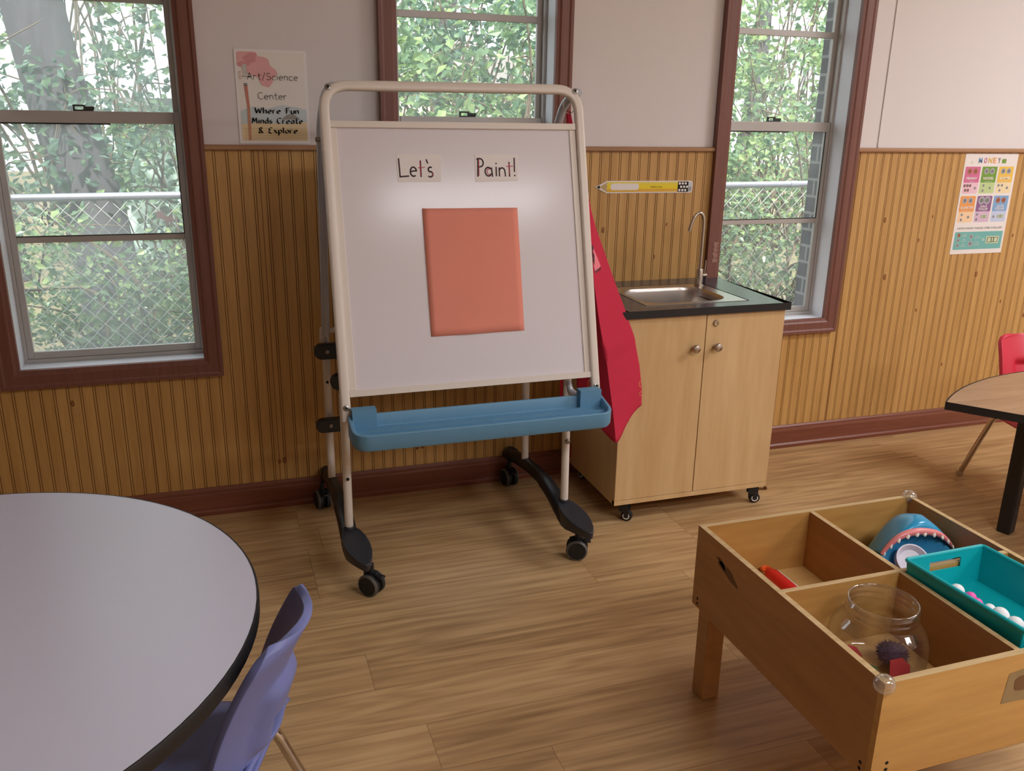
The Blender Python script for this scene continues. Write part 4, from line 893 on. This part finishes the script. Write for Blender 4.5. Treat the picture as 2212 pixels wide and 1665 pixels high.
tag(mb.build('poster', mm), 'money poster with coloured coin cards on the beadboard', 'poster')

# ------------------------------------------------------------------ round table and blue chair
rt_ = thing('round_table', (-.523, -1.545, 0), 'grey round classroom table with a black rim', 'table')
def disc_top(c, r, z0, z1, n=96): return [(c[0]+r*math.cos(2*PI*i/n), c[1]+r*math.sin(2*PI*i/n)) for i in range(n)]
tc_ = (-.523, -1.545)
MB().prism(disc_top(tc_, .5315, 0, 0), .534, .560).build('tabletop', M['grey_top'], rt_)
MB().lathe([(.520, .532), (.5335, .532), (.5350, .535), (.5350, .5575), (.5335, .5603), (.5312, .5604)], (tc_[0], tc_[1], 0), 96).build('edge_band', M['edge_black'], rt_)
for a in (75, 112, 190, 285):
    x, y = tc_[0]+.42*math.cos(math.radians(a)), tc_[1]+.42*math.sin(math.radians(a)); x2, y2 = tc_[0]+.34*math.cos(math.radians(a)), tc_[1]+.34*math.sin(math.radians(a))
    lg = MB().tube([(x2, y2, .534), (x, y, .02)], .0145, 14).build('leg', M['chrome'], rt_)
    MB().lathe([(0, 0), (.018, 0), (.019, .004), (.017, .022), (0, .024)], (x, y, 0), 14).build('glide', M['black_soft'], lg)

def chair(loc, ang, m, label, sh=.31, th=.575, name='classroom_chair'):
    t = thing(name, (loc[0], loc[1], 0), label, 'chair', 'classroom chairs')
    X = Matrix.Translation((loc[0], loc[1], 0)) @ Matrix.Rotation(ang, 4, 'Z')
    def seat(u, v):
        x = (u-.5)*2; y = .155-.30*v; w = .152-.012*(1-v)-.02*max(0, abs(v-.5)*2-.75)*2
        z = sh-.010*(1-x*x)*math.sin(PI*min(1, v*1.05))-.030*max(0, (.22-v)/.22)**2+.018*max(0, (v-.82)/.18)**2-.012*max(0, abs(x)-.85)/.15
        return Vector((x*w, y, z))
    mb = MB(); mb.X = X; mb.grid(seat, 20, 22); st_ = mb.build('seat', m, t, solid=.007, off=-1)
    H0 = sh+.012; HH = th-H0
    cl = lambda t: max(0.0, min(1.0, t))
    def back(u, v):
        x = (u-.5)*2; zz = HH*v; rc = .030; hw = .124-.010*v
        if zz > HH-rc: hw = hw-rc+math.sqrt(max(0, rc*rc-(zz-(HH-rc))**2))
        y = -.138-.030*v-.058*v*v+(.036+.014*(1-v))*x*x
        b_ = cl((.52-abs(x))/.16)*cl((.66-v)/.10)*cl((v-.12)/.08); y -= .020*b_
        return Vector((x*hw, y, H0+zz))
    mb = MB(); mb.X = X; mb.grid(back, 32, 40, skip=lambda u, v: abs(u-.5) < .17 and .22 < v < .40)
    mb.build('backrest', m, t, solid=.0145, off=0, bevel=.004)
    mb = MB(); mb.X = X
    mb.grid(lambda u, v: Vector(((u-.5)*.20, -.128-.014*v+.012*(u-.5)**2, sh-.004+.035*v)), 10, 4); mb.build('back_spine', m, t, solid=.010, off=0)
    for sx in (-1, 1):
        for fy in (1, -1):
            p = [(sx*.105, .0, sh-.020), (sx*.112, fy*.115, sh-.022), (sx*.150, fy*(.165 if fy > 0 else .215), .012)]
            g = MB(); g.X = X; g.tube(rounded(p, .05, 7), .0100, 14); lg = g.build('leg', M['chrome'], t)
            g = MB(); g.X = X; q = Vector(p[2]); g.tube([q+Vector((0, 0, .008)), Vector((q.x+sx*.001, q.y, 0))], [.0125, .0135], 14); g.build('glide', M['chrome'], lg)
        s_ = MB(); s_.X = X; s_.box((sx*.105-.012, -.10, sh-.0125), (sx*.105+.012, .10, sh-.0095)); s_.build('mounting_strip', M['chrome'], t)
    return t
chair((-.135, -1.610), math.radians(70), M['blue_plastic'], 'lavender-blue plastic chair pulled up to the grey round table', sh=.315, th=.578)
chair((2.758, -.72), math.radians(162), M['red_plastic'], 'red plastic chair with chrome legs behind the wood-grain table', sh=.315, th=.572)

# ------------------------------------------------------------------ half-round table at the right
ht = thing('half_round_table', (2.60, -1.70, 0), 'half-round wood-grain table with black edge and black legs', 'table')
tip = Vector((2.034, -.964)); dr = Vector((.61, -.792)); RR = .93; cc = tip+dr*RR; a0 = math.atan2(-dr.y, -dr.x)
pts = [(cc.x+RR*math.cos(a0-PI*i/64), cc.y+RR*math.sin(a0-PI*i/64)) for i in range(65)]
MB().prism(pts, .4975, .5200).build('tabletop', M['oak_top'], ht)
eb = [(cc.x+(x-cc.x)*1.0015, cc.y+(y-cc.y)*1.0015) for x, y in pts]; k = len(eb)
mb = MB(); vs = [(x, y, z) for x, y in eb for z in (.4960, .5204)]
nin = Vector((dr.y, -dr.x))*-.0
mb.add(vs, [(2*i, 2*((i+1) % k), 2*((i+1) % k)+1, 2*i+1) for i in range(k)], 0); mb.build('edge_band', M['edge_black'], ht, solid=.003, off=1)
for x, y, vis in ((2.447, -.905, 1), (3.30, -1.22, 0), (3.15, -2.18, 0), (2.66, -1.50, 0)):
    mb = MB(); mb.X = Matrix.Translation((x, y, 0)) @ Matrix.Rotation(.35, 4, 'Z'); mb.box((-.0225, -.0225, 0), (.0225, .0225, .4965)); mb.build('leg', M['black'], ht, bevel=.006)

# ------------------------------------------------------------------ divided wooden table
sx0, sx1, sy0, sy1, zt, zb, zf, T = .984, 1.580, -1.938, -1.331, .4355, .2350, .291, .0125
dt = thing('divided_table', ((sx0+sx1)/2, (sy0+sy1)/2, 0), 'low wooden table divided into four open compartments of toys', 'table')
PB = [M['ply'], M['ply_edge'], M['stain'], M['hole'], M['tape'], M['ply_y']]
def panel(lo, hi, nm, mi=0):
    mb = MB(); x0, y0, z0 = lo; x1, y1, z1 = hi
    mb.box((x0, y0, z0), (x1, y1, z1-.0006), mi); mb.box((x0, y0, z1-.0006), (x1, y1, z1), 1); return mb
def face_blob(mb, org, eu, ev, nrm, ru, rv, mi, seed, n=26, amp=.16):
    r_ = random.Random(seed); ph = [r_.uniform(0, 6.28) for _ in range(3)]; vs = []
    for i in range(n):
        a = 2*PI*i/n; q = 1+amp*(math.sin(2*a+ph[0])+.7*math.sin(3*a+ph[1])+.6*math.sin(5*a+ph[2])); vs.append(Vector(org)+Vector(eu)*ru*q*math.cos(a)+Vector(ev)*rv*q*math.sin(a)+Vector(nrm)*.0004)
    mb.add(vs, [list(range(n))], mi)
mb = panel((sx0, sy0+T, zb), (sx0+T, sy1, zt), 'l', 5)
face_blob(mb, (sx0, -1.463, .383), (0, -1, -.25), (0, .2, 1), (-1, 0, 0), .034, .013, 2, 3); face_blob(mb, (sx0, -1.436, .393), (0, -1, -.3), (0, .2, 1), (-1, 0, 0), .020, .006, 2, 5)
for y in (-1.354, -1.912):
    for z in (.2580, .2455): mb.lathe([(.0036, -.0006), (0, -.0006)], (sx0, y, z), 10, 3, 'X')
mb.build('side_panel', PB, dt)
mb = panel((sx0, sy0, zb), (sx1, sy0+T, zt), 'f')
mb.add([(x, sy0-.0005, z) for x, z in ((1.252, .336), (1.258, .398), (1.31, .404), (1.312, .335))], [(0, 1, 2, 3)], 4); face_blob(mb, (1.290, sy0-.0005, .372), (1, 0, 0), (0, 0, 1), (0, -1, 0), .016, .016, 2, 9, amp=.08)
for z in (.2700, .2560): mb.lathe([(.0036, -.0006), (0, -.0006)], (1.016, sy0, z), 10, 3, 'Y')
mb.build('front_panel', PB, dt)
panel((sx1-T, sy0+T, zb), (sx1, sy1-T, zt), 'r', 5).build('side_panel', PB, dt)
panel((sx0+T, sy1-T, zb), (sx1, sy1, zt), 'b').build('back_panel', PB, dt)
mx_, my_ = 1.282, -1.634
panel((mx_-.006, sy0+T, zf-.01), (mx_+.006, sy1-T, zt-.0008), 'd', 5).build('divider', PB, dt)
panel((sx0+T, my_-.006, zf-.01), (mx_-.006, my_+.006, zt-.001), 'd').build('divider', PB, dt); panel((mx_+.006, my_-.006, zf-.01), (sx1-T, my_+.006, zt-.001), 'd').build('divider', PB, dt)
MB().box((sx0+T, sy0+T, zf-.012), (sx1-T, sy1-T, zf)).build('bottom_panel', M['ply_floor'], dt)
for x, y in ((sx0+T, sy1-T-.046), (sx0+T, sy0+T), (sx1-T-.046, sy1-T-.046), (sx1-T-.046, sy0+T)): MB().box((x, y, 0), (x+.046, y+.046, zf-.012)).build('leg', [M['ply_y'], M['ply']][0], dt, bevel=.003)
for x, y in ((sx0+.004, sy0+.004), (sx1-.006, sy1-.006)): mb = MB(); mb.ball((x-.002 if x < 1.2 else x, y, zt-.003), .0185, 24, 0, (1, 1, .92)); mb.build('corner_guard', M['guard'], dt)

# jar and what is in it
jc = (1.146, -1.742)
jr = MB(); prof = [(0, .2925), (.070, .2925), (.084, .2955), (.0905, .305), (.0925, .330), (.0930, .365), (.0900, .385), (.0800, .402), (.0690, .412), (.0655, .418), (.0655, .424), (.0675, .4255), (.0675, .429), (.0655, .431), (.0655, .437), (.0675, .4385), (.0675, .442), (.0650, .444), (.0650, .4505), (.0630, .4510), (.0615, .449), (.0615, .420)]
jr.lathe(prof, (jc[0], jc[1], 0), 48); tag(jr.build('jar', M['jar'], ang=80), 'clear plastic wide-mouth jar standing in the front compartment of the wooden table', 'jar')
def fuzz(name, c, r, m, label, seed, sc=(1, 1, 1), n=1400, L=.010):
    rd = random.Random(seed); mb = MB(); mb.ball(c, r*.86, 16, 0, sc)
    for i in range(n):
        v = Vector((rd.gauss(0, 1), rd.gauss(0, 1), rd.gauss(0, 1))).normalized(); q = Vector(c)+Vector((v.x*sc[0], v.y*sc[1], v.z*sc[2]))*r*.84; s_ = v.orthogonal().normalized()*.0007; e = q+(v+Vector((rd.uniform(-.5, .5), rd.uniform(-.5, .5), rd.uniform(-.5, .5))))*L*rd.uniform(.4, 1)
        if e.z < .2942: e.z = .2942
        mb.add([q-s_, q+s_, e], [(0, 1, 2)], 0)
    o = mb.build(name, m); return tag(o, label, 'pom-pom')
fuzz('pom_pom', (1.196, -1.735, .319), .029, M['purple'], 'fuzzy purple pom-pom at the bottom of the clear jar', 3, (1, 1, .8))
def felt(pts, c, tilt, rz, m, label, th=.003):
    mb = MB(); mb.X = Matrix.Translation(c) @ Matrix.Rotation(rz, 4, 'Z') @ Matrix.Rotation(tilt, 4, 'X'); mb.prism(pts, 0, th); return tag(mb.build('felt_piece', m, bevel=.0006), label, 'felt piece')
felt([(-.019, 0), (.020, 0), (.022, .026), (.008, .040), (-.016, .034)], (1.176, -1.781, .2955), 1.05, -.35, M['red_felt'], 'red five-sided felt piece leaning on the purple pom-pom')
felt([(-.012, -.012), (.012, -.014), (.018, .006), (.004, .018), (-.014, .010)], (1.135, -1.698, .306), .5, .4, M['red_felt'], 'small dark red felt scrap at the left inside of the jar')
felt([(-.014, -.006), (.012, -.010), (.016, .006), (-.008, .010)], (1.146, -1.744, .2955), .15, 1.0, M['green_felt'], 'green felt scrap beside the purple pom-pom')
# red toy tube
ty = thing('toy_bottle', (1.157, -1.42, zf), 'red toy bottle with orange ring end lying in the back left compartment', 'toy')
MB().lathe([(0, -.07), (.014, -.07), (.017, -.064), (.017, .03), (.012, .048), (.009, .052), (0, .052)], (1.157, -1.423, zf+.0185), 20, 0, 'Y').build('body', M['toy_red'], ty)
mb = MB(); mb.tube([(1.157+.009*math.cos(2*PI*i/20), -1.363+.009*math.sin(2*PI*i/20), zf+.021) for i in range(20)], .0042, 10, closed=True); mb.build('ring_end', M['toy_orange'], ty)
mb = MB(); mb.grid(lambda u, v: Vector((1.157+.0176*math.cos(.15+1.1*u), -1.475+.085*v, zf+.018+.0176*math.sin(.15+1.1*u))), 8, 4); mb.build('white_side', M['white_plastic'], ty, solid=.0008, off=1)

# toy shark head
sh_ = thing('toy_shark', (1.455, -1.48, zf), 'glossy blue toy shark head with open pink mouth and white teeth', 'toy')
ARCH = [Vector(p) for p in SHARK_ARCH]; SIL = [Vector(p) for p in SHARK_SIL]
def cr(P, t):
    k = min(int(t*(len(P)-1)), len(P)-2); f = t*(len(P)-1)-k; p0, p1, p2, p3 = P[max(k-1, 0)], P[k], P[k+1], P[min(k+2, len(P)-1)]
    return 0.5*((2*p1)+(-p0+p2)*f+(2*p0-5*p1+4*p2-p3)*f*f+(-p0+3*p1-3*p2+p3)*f**3)
def shell(u, v):
    # v 0 at the gum, .5 at the crest seen against the table, 1 at the back of the head on the table bottom
    a, b = cr(ARCH, u), cr(SIL, u)
    if v < .5: k = v*2; q = a.lerp(b, k); q += Vector((0, -.012, .006))*math.sin(PI*k)*math.sin(PI*min(1, max(0, u))); return q
    k = (v-.5)*2; c = Vector((b.x*.8+1.455*.2, min(-1.352, b.y+.085), zf+.004)); q = b.lerp(c, k); q += Vector((0, .028, .034))*math.sin(PI*k)*math.sin(PI*u)
    q.y = min(q.y, -1.349); return q
mb = MB(); mb.grid(shell, 32, 24); mb.build('upper_jaw', M['shark'], sh_, solid=.003, off=0, ang=80)
mb = MB(); mb.tube([cr(ARCH, i/32)+Vector((0, -.003, 0)) for i in range(33)], [.0035+.0050*math.sin(PI*i/32) for i in range(33)], 12); gm = mb.build('gum', M['gum'], sh_)
for i in range(10):
    u = .04+.92*i/9; c = cr(ARCH, u); d_ = (cr(ARCH, min(1, u+.02))-cr(ARCH, max(0, u-.02))).normalized(); s_ = .0036+.0030*math.sin(PI*u)
    mb = MB(); up_ = Vector((0, -.35, -.75)) if .2 < u < .8 else Vector((0, -.3, -.6)); up_.normalize(); w_ = d_.cross(up_).normalized()
    b0 = c+Vector((0, -.007, .001)); ring_ = []
    for zz, rr in ((0, 1), (.5, .92), (.8, .6), (1, .22)):
        ring_ += [b0+up_*s_*1.7*zz+d_*s_*rr*math.cos(a)+w_*s_*.6*rr*math.sin(a) for a in [2*PI*j/10 for j in range(10)]]
    mb.add(ring_, [(r_*10+j, r_*10+(j+1) % 10, (r_+1)*10+(j+1) % 10, (r_+1)*10+j) for r_ in range(3) for j in range(10)]+[list(range(10))[::-1], list(range(30, 40))], 0, True)
    mb.build('tooth', M['tooth'], gm)
def lining(u, v):
    a = cr(ARCH, u)+Vector((0, .004, -.004)); c = Vector((1.455+(a.x-1.455)*.72, -1.60+.02*abs(u-.5), zf+.006))
    q = a.lerp(c, v); q += Vector((0, .055, -.012))*math.sin(PI*v)*math.sin(PI*u); return q
mb = MB(); mb.grid(lining, 28, 18); mb.build('mouth_lining', M['shark_in'], sh_, solid=.003, off=0, ang=80)
mb = MB(); mb.X = Matrix.Translation(Vector(TONGUE_C)) @ Matrix.Rotation(-.30, 4, 'Y') @ Matrix.Rotation(.75, 4, 'X'); mb.lathe([(.0, .004), (.026, .006), (.034, .016), (.037, .016), (.036, .0), (.030, -.008), (0, -.010)], (0, 0, 0), 32); mb.build('tongue', M['tongue'], sh_)

# teal bin with balls
bn = thing('plastic_bin', (1.397, -1.79, zf), 'teal plastic bin with handle hole standing in the wooden table', 'bin')
BL, BR, FL = Vector((1.2885, -1.6425, .462)), Vector((1.4905, -1.6400, .462)), Vector((1.3045, -1.912, .462)); FR = BR+(FL-BL)
ce = (BL+FR)/2
def wallpt(P, z): k = 1-.13*(.462-z)/.17; return Vector((ce.x+(P.x-ce.x)*k, ce.y+(P.y-ce.y)*k, z))
def binwall(P, Q, hole):
    mb = MB(); us = [0, .35, .65, 1] if not hole else [0, .33, .67, 1]; zs = [zf+.0015, .41, .436, .456, .462]
    us = [i/24 for i in range(25)]; zs = [zf+.0015+(.462-zf-.0015)*i/24 for i in range(25)]
    f = lambda u, v: wallpt(P, zs[0]+(zs[-1]-zs[0])*v).lerp(wallpt(Q, zs[0]+(zs[-1]-zs[0])*v), u)
    mb.grid(f, 24, 24, skip=(lambda u, v: .29 < u < .71 and .79 < v < .93) if hole else None, smooth=False)
    return mb
whole = MB()
for P, Q, h in ((BR, BL, True), (BL, FL, False), (FL, FR, True), (FR, BR, False)): w_ = binwall(P, Q, h); whole.add(w_.v, w_.f)
whole.add([wallpt(P, .384) for P in (BL, BR, FR, FL)], [(0, 1, 2, 3)]); whole.build('bin_body', M['teal'], bn, solid=.0026, off=0)
rim = [(P+(P-ce).normalized()*.003) for P in (BL, BR, FR, FL)]; rp_ = []
for i in range(4):
    a, b, c = rim[i-1], rim[i], rim[(i+1) % 4]
    for t_ in range(5): k = t_/4; p0 = b+(a-b).normalized()*.008; p1 = b+(c-b).normalized()*.008; rp_.append((1-k)**2*p0+2*k*(1-k)*b+k*k*p1)
MB().tube(rp_, .0042, 8, closed=True).build('rim', M['teal'], bn)
for i, (px_, py_, pz_, r_, m_, lb, ct) in enumerate(BALLS):
    mb = MB(); mb.ball((px_, py_, pz_), r_, 20); tag(mb.build('ball', m_), lb, 'ball', 'small balls in the teal bin')
